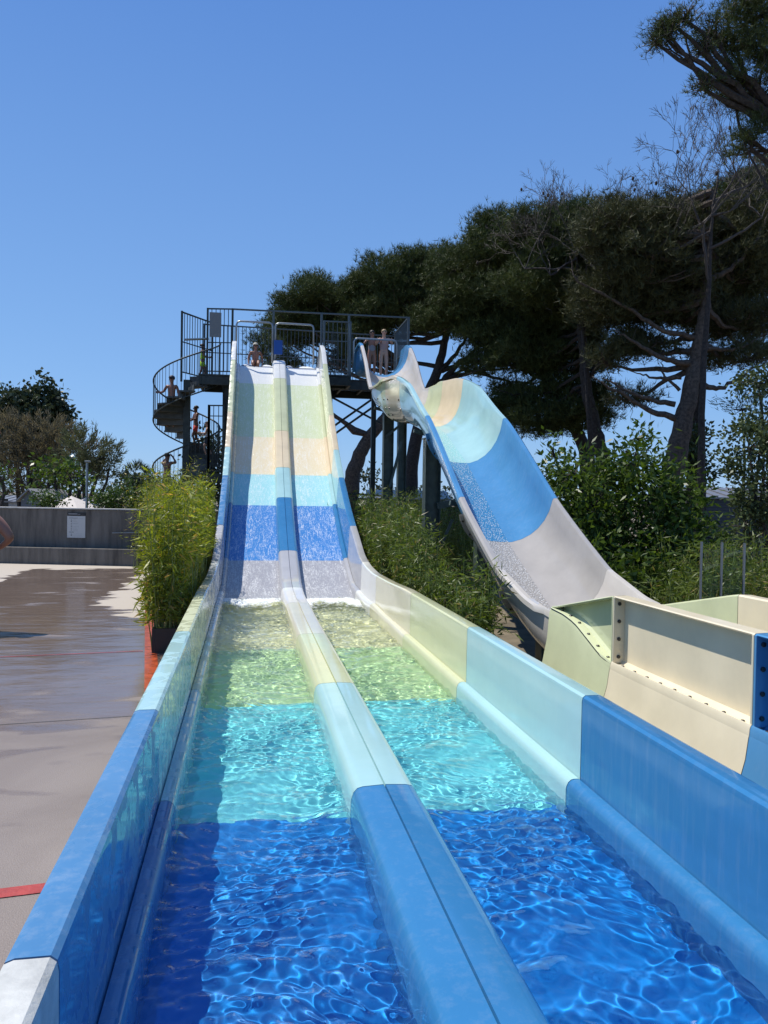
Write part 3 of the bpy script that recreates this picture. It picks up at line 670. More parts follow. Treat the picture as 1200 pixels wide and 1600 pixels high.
# middle landing beside the staircase
MB().box((-.72, 23.2, 2.32), (.72, 1.5, .06)).box((-.72, 22.5, 2.2), (.72, .06, .2)).build('middle_landing', M_DARK, tw)
rail((-1.06, 22.6), (-.64, 22.5), z0=2.35, h1=1.95, mid=(1.65,), sp=.13)
rail((-1.06, 22.6), (-1.06, 23.0), z0=2.35, h1=1.95, mid=(1.65,), sp=.13)

# ------------------------------------------------------------------ spiral staircase
SC = np.array([-1.72, 23.30]); SR = .93
st = thing('spiral_staircase', 'dark steel spiral staircase winding up the left side of the launch tower', 'staircase', (SC[0], SC[1], 0))
def sp(th, r, z): return (SC[0] + r * math.cos(th), SC[1] + r * math.sin(th), z)
def stair_z(th): return 5.2 + (th - 2 * math.pi) / (2 * math.pi) * 2.5      # ascending counter-clockwise, top at 360 deg
n_ = 30; T0 = 2 * math.pi - 13.0
col_ = MB().box((SC[0], SC[1], 2.55), (.20, .20, 5.1)).build('central_column', M_DARK, st, bevel=.01)
m = MB(); m.bar((-1.86, 22.95, 5.0), (-1.86, 22.95, 7.03), .06); m.build('tall_post', M_DARK, st)
M_TREAD = simple('stair_tread_steel', (.07, .075, .07), .6, .2, noise=.3)
dth = 13.0 / n_
for i in range(n_):
    a0 = T0 + i * dth; a1 = a0 + dth * 1.12; z = stair_z(a0 + dth); zz = z - .21
    if z < .1: continue
    m = MB()
    P4 = [sp(a0, .08, z), sp(a1, .08, z), sp(a1, SR, z), sp((a0 + a1) / 2, SR * 1.0, z), sp(a0, SR, z)]
    lo = [(p[0], p[1], z - .045) for p in P4]
    m.add(P4 + lo, [(0, 1, 2, 3, 4)[::-1], (5, 6, 7, 8, 9), (0, 1, 6, 5), (1, 2, 7, 6), (2, 3, 8, 7), (3, 4, 9, 8), (4, 0, 5, 9)])
    m.add([sp(a0, .08, z - .045), sp(a0, SR - .01, z - .045), sp(a0, SR - .01, zz), sp(a0, .08, zz), sp(a0 + .03, .08, z - .045), sp(a0 + .03, SR - .01, z - .045), sp(a0 + .03, SR - .01, zz), sp(a0 + .03, .08, zz)],
          [(0, 1, 2, 3), (7, 6, 5, 4), (0, 4, 5, 1), (1, 5, 6, 2), (2, 6, 7, 3), (3, 7, 4, 0)])
    m.build('step', M_TREAD, st)
ths = np.linspace(T0, 2 * math.pi - .05, 150)
zc = lambda t: max(stair_z(t), .05)
MB().tube([sp(t, SR + .02, zc(t) + 1.02) for t in ths], .024, 6).build('handrail', M_DARK, st, smooth=True)
MB().tube([sp(t, SR + .02, zc(t) - .10) for t in ths], .022, 6).build('stringer', M_DARK, st, smooth=True)
m = MB()
for t in np.linspace(T0, 2 * math.pi - .05, 105): m.tube([sp(t, SR + .02, zc(t) - .1), sp(t, SR + .02, zc(t) + 1.02)], .009, 4, cap=False)
m.build('balusters', M_DARK, st)
# fence beside the top of the stair
rail((-1.86, 22.95), (-1.05, 24.2), h1=1.8, mid=(.95,), parent=st, sp=.115)
MB().box((-1.45, 23.0, 6.25), (.70, .18, .03), rot=Matrix.Rotation(R_(-5), 4, 'Y')).build('shelf', M_GALV, st)
# ------------------------------------------------------------------ foliage
def leaf_mat(name, c0, c1, trans=.25, rough=.5, spec=.22):
    m, n, out = newmat(name); p = N(n, 'ShaderNodeBsdfPrincipled'); L = n.links.new
    a = N(n, 'ShaderNodeVertexColor', layer_name='tone'); r = ramp(n, a.outputs['Color'], [(0, c0), (.85, c1), (1, (min(1, c1[0] * 1.5), c1[1] * .95, c1[2] * 1.8))])
    L(r.outputs[0], p.inputs['Base Color']); p.inputs['Roughness'].default_value = rough; p.inputs['Specular IOR Level'].default_value = spec
    t = N(n, 'ShaderNodeBsdfTranslucent'); hs = N(n, 'ShaderNodeHueSaturation'); hs.inputs['Value'].default_value = 1.5; hs.inputs['Saturation'].default_value = 1.15; L(r.outputs[0], hs.inputs['Color']); L(hs.outputs[0], t.inputs[0])
    mx = N(n, 'ShaderNodeMixShader'); mx.inputs[0].default_value = trans; L(p.outputs[0], mx.inputs[1]); L(t.outputs[0], mx.inputs[2]); L(mx.outputs[0], out.inputs[0]); return m
M_NEEDLE = leaf_mat('pine_needles', (.012, .024, .007), (.105, .130, .040), .10, .6)
M_NEEDLEB = leaf_mat('brown_pine_needles', (.024, .028, .012), (.105, .110, .045), .10, .6)
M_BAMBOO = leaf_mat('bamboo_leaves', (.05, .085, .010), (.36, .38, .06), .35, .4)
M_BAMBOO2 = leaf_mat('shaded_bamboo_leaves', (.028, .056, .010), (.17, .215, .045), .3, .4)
M_SHRUB = leaf_mat('broad_shrub_leaves', (.022, .046, .010), (.12, .175, .034), .3, .35)
M_IVY = leaf_mat('ivy_leaves', (.035, .055, .022), (.12, .15, .06), .15, .35)
M_OAK = leaf_mat('dark_holm_leaves', (.022, .038, .016), (.085, .105, .055), .1, .4)
M_TAM = leaf_mat('feathery_tamarisk', (.08, .075, .045), (.21, .175, .105), .25, .7)
M_TAMG = leaf_mat('feathery_tamarisk_green', (.05, .06, .03), (.14, .15, .075), .25, .7)
M_HEDGE = leaf_mat('clipped_hedge_leaves', (.025, .05, .012), (.11, .17, .04), .2, .4)
M_BARK = simple('pine_bark', (.095, .070, .052), .9, noise=.5, nscale=14, bump=1.0, bscale=22)
M_BARKD = simple('dark_pine_bark', (.045, .036, .030), .9, noise=.5, nscale=14, bump=1.0, bscale=22)
M_TWIG = simple('grey_dead_twigs', (.080, .066, .056), .85)
M_CULM = simple('bamboo_culm', (.20, .24, .07), .5, noise=.3)
M_CONE = simple('pine_cone', (.05, .035, .022), .9)
M_PLANTER = simple('black_planter_metal', (.012, .012, .013), .4)

def unit(a): return a / (np.linalg.norm(a, axis=-1, keepdims=True) + 1e-9)
def rdir(n, r): return unit(r.normal(size=(n, 3)))
def leaves(P, D, L, W, r, fold=.0):
    """one rhombic leaf (a quad) per point, growing along D"""
    n = len(P); D = unit(D); S = unit(np.cross(D, rdir(n, r))); L = np.broadcast_to(L, (n,))[:, None]; W = np.broadcast_to(W, (n,))[:, None]
    V = np.stack([P, P + D * L * .4 + S * W / 2, P + D * L, P + D * L * .4 - S * W / 2], 1).reshape(-1, 3)
    return V, np.arange(4 * n).reshape(-1, 4)
def tufts(P, D, L, r, k=7, w=.012, spread=.75):
    """a needle tuft per point: k slim blades fanning round D"""
    n = len(P); D = unit(D)[:, None, :]; dirs = unit(D + spread * r.normal(size=(n, k, 3))); Ls = (L if np.isscalar(L) else L[:, None, None]) * (.7 + .5 * r.random((n, k, 1)))
    S = unit(np.cross(dirs, r.normal(size=(n, k, 3)))); B = P[:, None, :] + np.zeros((n, k, 3))
    V = np.stack([B + S * w / 2, B - S * w / 2, B + dirs * Ls], 2).reshape(-1, 3)
    return V, np.arange(3 * n * k).reshape(-1, 3)
def lobe_points(c, rad, n, r, shell=.55, flat_bottom=.5):
    """points in an irregular ellipsoid, denser near its skin"""
    d = rdir(n, r); d[:, 2] = np.where(d[:, 2] < 0, d[:, 2] * flat_bottom, d[:, 2])
    q = (shell + (1 - shell) * r.random(n)) ** .5
    # bumpy outline
    ph = r.random(6) * 6.28; bump = 1 + .16 * np.sin(3.1 * d[:, 0] * 2 + ph[0]) * np.sin(2.7 * d[:, 1] * 2 + ph[1]) + .13 * np.sin(6 * d[:, 0] + 5 * d[:, 2] + ph[2]) + .10 * np.sin(9 * d[:, 1] + 8 * d[:, 0] + ph[3])
    return np.array(c) + d * np.array(rad) * (q * bump)[:, None], d
def wiggle(a, b, r, n=8, amp=.06, sag=0):
    a = np.array(a, float); b = np.array(b, float); L = np.linalg.norm(b - a); t = np.linspace(0, 1, n)[:, None]
    o = np.cumsum(r.normal(size=(n, 3)) * amp * L / n, 0); o -= o[-1] * t; o -= o[0] * (1 - t)
    s = np.zeros((n, 3)); s[:, 2] = -sag * L * np.sin(math.pi * t[:, 0]); return a + (b - a) * t + o * 1.6 + s
def px(u, v, d): return at(u, v, d)

def pine(label, d, trunk, lobes, limbs=(), span=None, r0=.26, seed=0, dens=1.0, needle=.23, mat=None, bark=None, dead=0, twigs=60, group='tall umbrella pines behind the slides', w=.020, cones=0):
    """trunk / limbs: pixel polylines at distance d ; lobes: (u, v, ru, rv, depth offset) in photo pixels"""
    if span: lobes = list(lobes) + mass(span[0], span[1], seed)
    r = np.random.default_rng(seed); base = px(*trunk[0], d); base[2] = -.20
    t = thing('pine_tree', label, 'pine tree', tuple(base), group)
    pts = [base] + [px(u, v, d + (0 if len(q) < 1 else q[0])) for (u, v, *q) in trunk]
    pts = np.array(pts); rad = np.linspace(r0 * 1.1, r0 * (.14 if seed in (5, 6) else .4), len(pts))
    # subdivide for a natural line
    ts = np.linspace(0, len(pts) - 1, len(pts) * 5); PP = np.stack([np.interp(ts, range(len(pts)), pts[:, k]) for k in range(3)], 1)
    for _ in range(2): PP[1:-1] = (PP[:-2] + PP[1:-1] * 2 + PP[2:]) / 4
    PP[1:-1] += r.normal(size=(len(PP) - 2, 3)) * r0 * .06
    MB().tube(PP, np.interp(ts, range(len(pts)), rad), 9).build('trunk', bark or M_BARKD, t, smooth=True)
    top = PP[-1]
    for (lr, *poly) in limbs:
        q = np.array([px(u, v, d + (z[0] if z else 0)) for (u, v, *z) in poly]); s = np.linspace(0, len(q) - 1, len(q) * 5)
        Q = np.stack([np.interp(s, range(len(q)), q[:, k]) for k in range(3)], 1)
        for _ in range(2): Q[1:-1] = (Q[:-2] + Q[1:-1] * 2 + Q[2:]) / 4
        Q[1:-1] += r.normal(size=(len(Q) - 2, 3)) * lr * .25
        MB().tube(Q, np.linspace(lr, lr * .12, len(Q)), 6).build('limb', bark or M_BARKD, t, smooth=True)
    # hidden scaffold branches towards every lobe, with side twigs
    m = MB(); V = []; F = []; C = []; nv = 0; tw = MB()
    for (u, v, ru, rv, *dz) in lobes:
        dd = d + (dz[0] if dz else 0); c = px(u, v, dd); sx = ru * dd / 1200; sz = rv * dd / 1200; sy = min(sx, 2.6) * .9
        k = int(np.argmin(np.linalg.norm(PP[len(PP) // 2:] - c, axis=1) + 0)) + len(PP) // 2
        m.tube(wiggle(PP[k], c - np.array([0, 0, sz * .4]), r, 8, .10, .04), np.linspace(r0 * .32, r0 * .08, 8), 5)
        e, dr = lobe_points(c, (sx, sy, sz), 9, r)
        for p in e: m.tube(wiggle(c - np.array([0, 0, sz * .4]), p, r, 6, .12, .03), np.linspace(r0 * .09, .012, 6), 4, cap=False)
        n = int(dens * 1500 * (sx * sz + .35 * sy * (sx + sz)) / 1.0 / (needle / .17) ** 1.5); n = max(n, 110)
        P, dr = lobe_points(c, (sx, sy, sz), n, r)
        # break the lobe into sprays: keep tufts near randomly chosen spray centres
        kc = max(10, int(n / 34)); cen, _ = lobe_points(c, (sx * .97, sy * .97, sz * .97), kc, r, .45)
        idx = r.integers(0, kc, n); P = cen[idx] + r.normal(size=(n, 3)) * np.array([.20, .20, .12]) * (needle / .20)
        out_ = unit(P - c); D = unit(out_ * .5 + np.array([0, 0, .9]) + r.normal(size=(n, 3)) * .25)
        v_, f_ = tufts(P, D, needle, r, 7, w); V.append(v_); F.append(f_ + nv); nv += len(v_)
        tone = np.clip(.35 + .3 * r.random(kc)[idx] + .25 * r.normal(size=n) * .5, 0, 1); C.append(np.repeat(tone, 21))
        for _ in range(int(twigs)):
            i = r.integers(0, n); a = cen[idx[i]]; q = a + unit(r.normal(size=3) + np.array([0, 0, .2])) * r.uniform(.3, .9) * (.35 if needle < .15 else 1)
            tw.tube(wiggle(c + (a - c) * .75, q, r, 5, .25), np.linspace(.012, .005, 5), 3, cap=False)
    m.build('branches', bark or M_BARKD, t)
    if tw.n: tw.build('twigs', M_TWIG, t)
    fast_mesh('crown', np.concatenate(V), np.concatenate(F), mat or M_NEEDLE, t, k=3, col=np.concatenate(C))
    return t

def tree_recursive(m, p, d, L, rad, depth, r, tips, spread=.55, up=.15):
    rad = max(rad, .0052)
    q = p + d * L; m.tube(wiggle(p, q, r, 5, .10), np.linspace(rad, rad * .68, 5), 5 if rad > .02 else 3, cap=False)
    if depth == 0: tips.append(q); return
    for _ in range(r.integers(2, 4)):
        nd = unit(d + r.normal(size=3) * spread + np.array([0, 0, up])); tree_recursive(m, q, nd, L * r.uniform(.62, .85), rad * .62, depth - 1, r, tips, spread, up)

TOPL = np.array([(425, 500), (440, 475), (460, 458), (480, 448), (515, 440), (545, 447), (580, 425), (600, 408), (660, 400), (700, 392), (735, 385), (755, 342), (800, 328), (860, 324), (910, 318), (960, 316), (1000, 296), (1040, 300), (1100, 300), (1150, 270), (1230, 230)], float)
BOTL = np.array([(425, 560), (500, 575), (600, 560), (660, 545), (700, 560), (740, 610), (800, 650), (860, 672), (930, 665), (958, 640), (972, 590), (1000, 540), (1060, 530), (1100, 545), (1150, 560), (1230, 560)], float)
def mass(u0, u1, seed, su=40, sv=27, depth=2.0):
    q = np.random.default_rng(seed + 100); L = []
    for u in np.arange(u0 + su / 2, u1, su * .8):
        t_ = np.interp(u, TOPL[:, 0], TOPL[:, 1]); b_ = np.interp(u, BOTL[:, 0], BOTL[:, 1]); v = t_ + sv * .85 + q.random() * 6 + 9 * math.sin(u / 21) + 6 * math.sin(u / 8.3)
        while v < b_:
            low = (v - t_) / (b_ - t_ + 1)
            if q.random() > (0 if low < .25 else .17) + max(0, low - .5) * 1.25: k_ = q.uniform(.5, .85) if low < .15 else (q.uniform(.5, .9) if low > .6 else 1); L.append((u + q.normal() * 8, v + q.normal() * (9 if low < .15 else 5), su * q.uniform(.75, 1.15) * k_, sv * q.uniform(.8, 1.1) * k_, q.uniform(-.5, 1) * depth if low < .22 else q.uniform(.4, 1.5) * depth))
            v += sv * 1.0
    return L
# --- the row of pines, left to right
pine('leftmost umbrella pine of the row, low crown just behind the platform railing', 33, [(548, 765), (556, 720), (575, 685), (600, 655), (625, 610), (640, 575)],
     [(500, 462, 46, 26), (452, 492, 22, 18), (545, 475, 36, 34, 1), (480, 500, 44, 26, 1), (530, 515, 50, 26, 1), (410, 545, 22, 22, -3)],
     limbs=[(.12, (625, 610), (580, 560), (540, 520))], r0=.36, seed=1, bark=M_BARK, span=(425, 560), twigs=0)
pine('broad umbrella pine whose crown rises behind the two girls on the platform', 31, [(640, 790), (645, 700), (668, 620), (690, 560), (700, 510)],
     [(608, 432, 58, 32), (565, 470, 40, 34, 1), (650, 420, 44, 30), (690, 420, 40, 34), (620, 485, 62, 34), (670, 480, 56, 40, 1), (560, 520, 46, 30, 1)],
     limbs=[(.16, (668, 620), (720, 565), (770, 520)), (.13, (672, 600), (740, 580), (810, 575)), (.12, (680, 590), (725, 535), (745, 490)), (.10, (690, 580), (760, 545), (830, 500)), (.09, (720, 575), (790, 595), (850, 600)), (.08, (668, 620), (700, 590), (800, 540), (850, 540))], r0=.32, seed=2, span=(550, 705), twigs=0)
pine('dark umbrella pine with a slanting trunk behind the body slide crest', 27, [(918, 712), (900, 670), (862, 600), (835, 540), (800, 470)],
     [(720, 430, 50, 42, 2), (765, 375, 36, 34), (745, 470, 66, 40, 1), (800, 400, 66, 50), (700, 500, 60, 36, 2), (780, 520, 70, 44, 1), (770, 345, 26, 18, 0)],
     limbs=[(.10, (880, 640), (830, 620), (780, 610)), (.09, (862, 600), (800, 570), (740, 560)), (.08, (850, 560), (800, 560), (720, 590))], r0=.25, seed=3, twigs=8, span=(700, 800))
pine('dark umbrella pine with the upright trunk right of the slanting one', 25, [(942, 716), (928, 660), (914, 600), (912, 540), (905, 470), (890, 400)],
     [(850, 350, 52, 28), (880, 400, 78, 52), (840, 450, 76, 46), (900, 480, 80, 50, 1), (820, 560, 70, 44, 2), (880, 570, 70, 40, 2), (860, 655, 66, 44, 2), (800, 640, 46, 34, 3), (930, 640, 34, 46, 1), (910, 350, 40, 24)],
     limbs=[(.09, (914, 600), (940, 560), (960, 520))], r0=.23, seed=4, twigs=14, span=(795, 935))
pine('big pine with thick leaning trunk and long low branches right of the shrubs', 21, [(1050, 745), (1062, 690), (1078, 620), (1092, 540), (1104, 470), (1108, 380), (1112, 300)],
     [(960, 370, 62, 44), (1010, 420, 80, 56), (1080, 370, 80, 60, 1), (1150, 420, 70, 56, 1), (960, 480, 70, 40, 1), (1040, 480, 76, 36, 1), (1180, 350, 50, 70, 1), (1160, 500, 60, 34, 1), (1000, 545, 56, 20, 1), (1150, 560, 70, 16, 1), (990, 620, 34, 12, 1)],
     limbs=[(.10, (1058, 655), (1010, 640), (960, 610), (925, 588)), (.08, (1055, 632), (1010, 625), (960, 600), (940, 590)), (.10, (1085, 570), (1040, 562), (990, 535), (960, 515)), (.08, (1085, 528), (1030, 515), (980, 480), (900, 440), (890, 400)),
            (.09, (1092, 600), (1120, 608), (1160, 590), (1200, 555)), (.09, (1108, 440), (1150, 415), (1185, 370), (1200, 330)), (.07, (1098, 545), (1150, 548), (1200, 520)), (.06, (1065, 590), (1020, 590), (985, 580)), (.05, (1062, 610), (1035, 585), (1035, 560))],
     r0=.33, seed=5, twigs=20, bark=M_BARK, mat=M_NEEDLEB, dens=.9, span=(930, 1080))
pine('slim dark pine trunk standing just right of the thick leaning pine', 23, [(1087, 785), (1088, 700), (1092, 620), (1098, 540), (1105, 470)],
     [(1120, 440, 70, 50), (1060, 420, 60, 50), (1180, 470, 50, 60, 1)], r0=.28, seed=6, twigs=14, dens=.8, span=(1075, 1230))
pine('nearest pine reaching in at the top right corner with needle tufts', 14, [(1330, 800), (1300, 500), (1260, 330), (1230, 200)],
     [(1185, 120, 66, 90), (1150, 60, 40, 40), (1200, 220, 50, 40), (1120, 50, 26, 30, -.3), (1070, 28, 20, 8, -.5), (1050, 35, 9, 7, -.5), (1027, 66, 7, 6, -.5), (1033, 48, 6, 5, -.5), (1045, 52, 7, 5, -.5), (1100, 135, 18, 10, -.3), (1098, 80, 10, 12, -.4), (1175, 20, 50, 30), (1230, 60, 60, 90)],
     limbs=[(.05, (1260, 250), (1200, 182), (1140, 165), (1105, 145), (1085, 110), (1065, 40)), (.035, (1105, 145), (1080, 100), (1050, 80), (1022, 68)), (.03, (1085, 110), (1072, 60), (1058, 35)), (.05, (1240, 280), (1180, 240), (1155, 200), (1140, 120), (1125, 60)),
            (.04, (1250, 330), (1200, 300), (1165, 230), (1150, 180)), (.02, (1050, 80), (1035, 62), (1030, 48))],
     r0=.3, seed=7, twigs=40, needle=.13, w=.009, dens=.9, bark=M_BARKD)
# needle tufts at the tips of the reaching boughs are part of that pine
# --- half-dead pine: bare fans of twigs with cones
r = np.random.default_rng(21)
for (lab, d, base, starts, dep, L) in (
    ('half dead pine with bare grey twigs and small cones against the sky', 20.0, (1090, 790), [(1140, 330), (1100, 350), (1060, 370), (1170, 290), (1020, 400), (1190, 340), (1080, 310), (1150, 270)], 5, .80),
    ('bare twigged dead pine in front of the dark crowns, thin grey branches', 23.6, (940, 716), [(900, 400), (860, 430), (930, 380), (820, 420), (980, 400), (960, 440), (880, 360)], 5, .72)):
    bp = px(*base, d); bp[2] = -.20; t = thing('dead_pine', lab, 'pine tree', tuple(bp), 'tall umbrella pines behind the slides')
    top = px(*((1108, 440) if base[0] > 1000 else (908, 480)), d); tip_ = px(*((1122, 265) if base[0] > 1000 else (895, 350)), d); TP = np.concatenate([wiggle(bp, top, r, 12, .02), wiggle(top, tip_, r, 8, .06)[1:]]); MB().tube(TP, np.linspace(.12, .02, 19), 7).build('trunk', M_BARKD, t, smooth=True)
    m = MB(); tips = []
    for s in starts:
        p = px(*s, d + r.normal() * .5); o_ = TP[r.integers(11, 17)]; m.tube(wiggle(o_, p, r, 7, .10), np.linspace(.045, .022, 7), 5)
        for _ in range(3): tree_recursive(m, p, unit(np.array([r.normal() * .7, r.normal() * .4, .75])), L, .018, dep, r, tips, .42, .12)
    m.build('twigs', M_TWIG, t)
    cm_ = MB()
    for i in r.choice(len(tips), min(13, len(tips)), replace=False):
        c = tips[i]; cm_ = MB().tube([c + np.array([0, 0, k]) for k in (-.05, -.02, .03, .06)], [.012, .038, .034, .01], 7); cm_.build('pine_cone', M_CONE, t)

# --- bamboo
def bamboo(name, label, cat, boxes, seed, mat, height, n_stem, leaf=(.10, .014), per=70, group=None, clip=None, planter=None, lean=.12):
    r = np.random.default_rng(seed); x0, x1, y0, y1 = boxes; t = thing(name, label, cat, ((x0 + x1) / 2, (y0 + y1) / 2, 0), group)
    m = MB(); PV = []; PD = []; PC = []; nc = max(10, int((x1 - x0) * (y1 - y0) * 5)); CC = np.stack([r.uniform(x0, x1, nc), np.linspace(y0 + .05, y1, nc)], 1); CH = r.uniform(.78, 1.08, nc)
    for i in range(n_stem):
        ci = r.integers(0, nc); p = np.array([*np.clip(CC[ci] + r.normal(size=2) * np.array([.12, .16]), (x0, y0), (x1, y1)), -.1]); h = height(p[1]) * CH[ci] * r.uniform(.55, 1.06) ; ln = r.normal(size=2) * lean
        q = p + np.array([ln[0] * h * 1.2, ln[1] * h, h])
        if clip: q[0] = min(max(q[0], clip[0] + .1), clip[1] - .02)
        path = wiggle(p, q, r, 7, .05); path[:, :2] += (np.linspace(0, 1, 7) ** 2)[:, None] * ln * (0 if clip else .25)
        m.tube(path, np.linspace(.009, .003, 7), 4, cap=False)
        k = int(per * (.6 + h / 2)); s = r.random(k) ** .85; s = .04 + .98 * s; s = np.clip(s, 0, 1)
        P = np.stack([np.interp(s, np.linspace(0, 1, 7), path[:, j]) for j in range(3)], 1)
        out_ = r.normal(size=(k, 3)) * np.array([.13, .13, .07]) * (1.2 - .6 * s[:, None]); P = P + out_
        D = unit(out_ / .15 + np.array([0, 0, -.15]) + r.normal(size=(k, 3)) * .45); PV.append(P); PD.append(D); tn = np.clip(r.normal(.32, .17, k) + .28 * r.random(), 0, .9); tn[r.random(k) < .05] = 1.0; PC.append(tn)
    P = np.concatenate(PV); D = np.concatenate(PD); c = np.concatenate(PC)
    if clip:
        Q = P + D * leaf[0] * 1.3; sp_ = ((np.minimum(P[:, 2], Q[:, 2]) > .95) & (P[:, 1] < 12.4)) * .24; a0 = clip[0] - (sp_ if clip[0] > 0 else 0); a1 = clip[1] + (sp_ if clip[0] < 0 else 0); ok = (np.minimum(P[:, 0], Q[:, 0]) > a0) & (np.maximum(P[:, 0], Q[:, 0]) < a1) & (P[:, 1] > clip[2]) & (np.minimum(P[:, 2], Q[:, 2]) > .29); P = P[ok]; D = D[ok]; c = c[ok]
    n = len(P)
    V, F = leaves(P, D, leaf[0] * r.uniform(.45, 1.45, n), leaf[1] * r.uniform(.6, 1.3, n), r)
    m.build('culms', M_CULM, t); fast_mesh('leaves', V, F, mat, t, k=4, col=np.repeat(c, 4))
    return t
def planter(x0, x1, y0, y1, h, lab):
    t = .03; m = MB(); m.box((x0 + t / 2, (y0 + y1) / 2, h / 2), (t, y1 - y0, h)); m.box((x1 - t / 2, (y0 + y1) / 2, h / 2), (t, y1 - y0, h))
    m.box(((x0 + x1) / 2, y0 + t / 2, h / 2), (x1 - x0 - 2 * t - .002, t, h)); m.box(((x0 + x1) / 2, y1 - t / 2, h / 2), (x1 - x0 - 2 * t - .002, t, h))
    p = thing('planter_box', lab, 'planter', ((x0 + x1) / 2, (y0 + y1) / 2, 0)); m.build('box', M_PLANTER, p)
    MB().box(((x0 + x1) / 2, (y0 + y1) / 2, h / 2 - .03), (x1 - x0 - 2 * t - .004, y1 - y0 - 2 * t - .004, h - .06)).build('soil', M_SOIL, p)
planter(-.99, -.58, 8.70, 17.0, .27, 'long black planter box holding bamboo beside the wet deck')
bamboo('bamboo_hedge', 'bright green bamboo hedge in the black planter left of the two lane slide', 'hedge', (-.98, -.60, 8.78, 16.8), 11, M_BAMBOO, lambda y: 1.86 + .07 * math.sin(y * 3), 420, per=85, leaf=(.125, .021), lean=.06, clip=(-1.24, -.585, 8.55))
planter(2.16, 2.70, 7.4, 15.0, .24, 'low black planter box in the shade between the two slides')
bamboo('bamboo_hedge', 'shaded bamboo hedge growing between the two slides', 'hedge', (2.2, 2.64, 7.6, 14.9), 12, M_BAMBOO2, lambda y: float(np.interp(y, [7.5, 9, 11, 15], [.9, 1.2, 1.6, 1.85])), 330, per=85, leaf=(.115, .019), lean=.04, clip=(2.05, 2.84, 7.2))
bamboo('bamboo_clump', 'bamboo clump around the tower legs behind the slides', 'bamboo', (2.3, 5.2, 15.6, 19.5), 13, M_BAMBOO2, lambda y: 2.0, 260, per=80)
bamboo('bamboo_clump', 'tall thin bamboo at the foot of the spiral staircase', 'bamboo', (-2.6, -1.0, 17.6, 21.5), 14, M_BAMBOO, lambda y: 2.45, 200, per=75, clip=(-3.4, -.78, 17))
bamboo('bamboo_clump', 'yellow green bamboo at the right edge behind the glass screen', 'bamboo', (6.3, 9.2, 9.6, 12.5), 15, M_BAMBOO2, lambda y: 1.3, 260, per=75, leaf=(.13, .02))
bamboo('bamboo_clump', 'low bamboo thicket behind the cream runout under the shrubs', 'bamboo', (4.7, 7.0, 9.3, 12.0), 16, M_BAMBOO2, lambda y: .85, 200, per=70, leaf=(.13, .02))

# --- broadleaf masses: shrubs, hedges, far trees
def bush(name, label, cat, blobs, mat, seed, leaf=(.12, .05), dens=500, d=None, trunk=None, group=None, up=.3, feather=False, shell=.5, sprays=0):
    r = np.random.default_rng(seed); cs = [px(u, v, dd) for (u, v, ru, rv, dd) in blobs]; c0 = np.mean(cs, 0); t = thing(name, label, cat, (c0[0], c0[1], -.20), group)
    V = []; F = []; C = []; nv = 0; m = MB(); root = np.array([c0[0], c0[1], -.20]) if trunk is None else px(*trunk); root[2] = -.20
    for (u, v, ru, rv, dd), c in zip(blobs, cs):
        sx = ru * dd / 1200; sz = rv * dd / 1200; sy = min(sx, 2.2) * .9; n = int(2.4 * dens * (sx * sz + .4 * sy * (sx + sz)))
        kc = max(10, n // 30); cen, _ = lobe_points(c, (sx, sy, sz), kc, r, shell, .9); idx = r.integers(0, kc, n); s = leaf[0] * 1.1
        if feather:
            dirn = unit(unit(cen - c) * .6 + np.array([0, 0, .5]) + r.normal(size=(kc, 3)) * .3); P = cen[idx] + dirn[idx] * r.uniform(-.1, .45, (n, 1)) + r.normal(size=(n, 3)) * .05; D = unit(dirn[idx] + r.normal(size=(n, 3)) * .35)
        else:
            P = cen[idx] + r.normal(size=(n, 3)) * s; D = unit(unit(P - c) * .6 + r.normal(size=(n, 3)) * .6 + np.array([0, 0, -.1 + up * 0]))
        v_, f_ = leaves(P, D, leaf[0] * r.uniform(.7, 1.3, n), leaf[1], r); V.append(v_); F.append(f_ + nv); nv += len(v_)
        C.append(np.repeat(np.clip(.25 + .35 * r.random(kc)[idx] + r.normal(size=n) * .14, 0, 1), 4))
        m.tube(wiggle(root, c, r, 7, .08), np.linspace(.06, .02, 7) * (2 if dd > 20 else 1), 5)
        for i in range(10): m.tube(wiggle(c, cen[i % kc], r, 5, .15), np.linspace(.018, .006, 5), 3, cap=False)
    m.build('trunk', M_BARKD, t); fast_mesh('crown', np.concatenate(V), np.concatenate(F), mat, t, k=4, col=np.concatenate(C)); return t
bush('shrub', 'lush green broadleaf shrub right of the body slide with leafy shoots', 'shrub', [(930, 790, 60, 60, 13), (1000, 790, 60, 60, 13), (1060, 830, 50, 60, 13.2), (900, 740, 30, 30, 13), (980, 725, 60, 22, 13.2), (1060, 770, 40, 30, 13.2), (950, 860, 70, 50, 13), (1030, 880, 60, 50, 13), (905, 830, 40, 50, 13.4), (920, 880, 50, 40, 12.2), (1000, 910, 60, 34, 12), (1070, 880, 44, 44, 12.2), (1100, 840, 26, 30, 12.6), (960, 930, 60, 26, 11.6)], M_SHRUB, 31, (.15, .05), 800)
bush('shrub', 'loose leafy shoots rising left of the lush shrub against the sky', 'shrub', [(865, 710, 16, 26, 14), (880, 740, 22, 24, 14), (1000, 685, 26, 14, 13.5), (985, 710, 16, 16, 13.6)], M_SHRUB, 32, (.13, .06), 420)
bush('ivy_tree', 'ivy covered tree at the right edge of the picture', 'tree', [(1170, 700, 44, 40, 17), (1190, 760, 50, 60, 17), (1165, 820, 34, 40, 17), (1200, 660, 40, 40, 17.5), (1185, 600, 30, 30, 18)], M_IVY, 33, (.10, .07), 800, trunk=(1205, 860, 17))
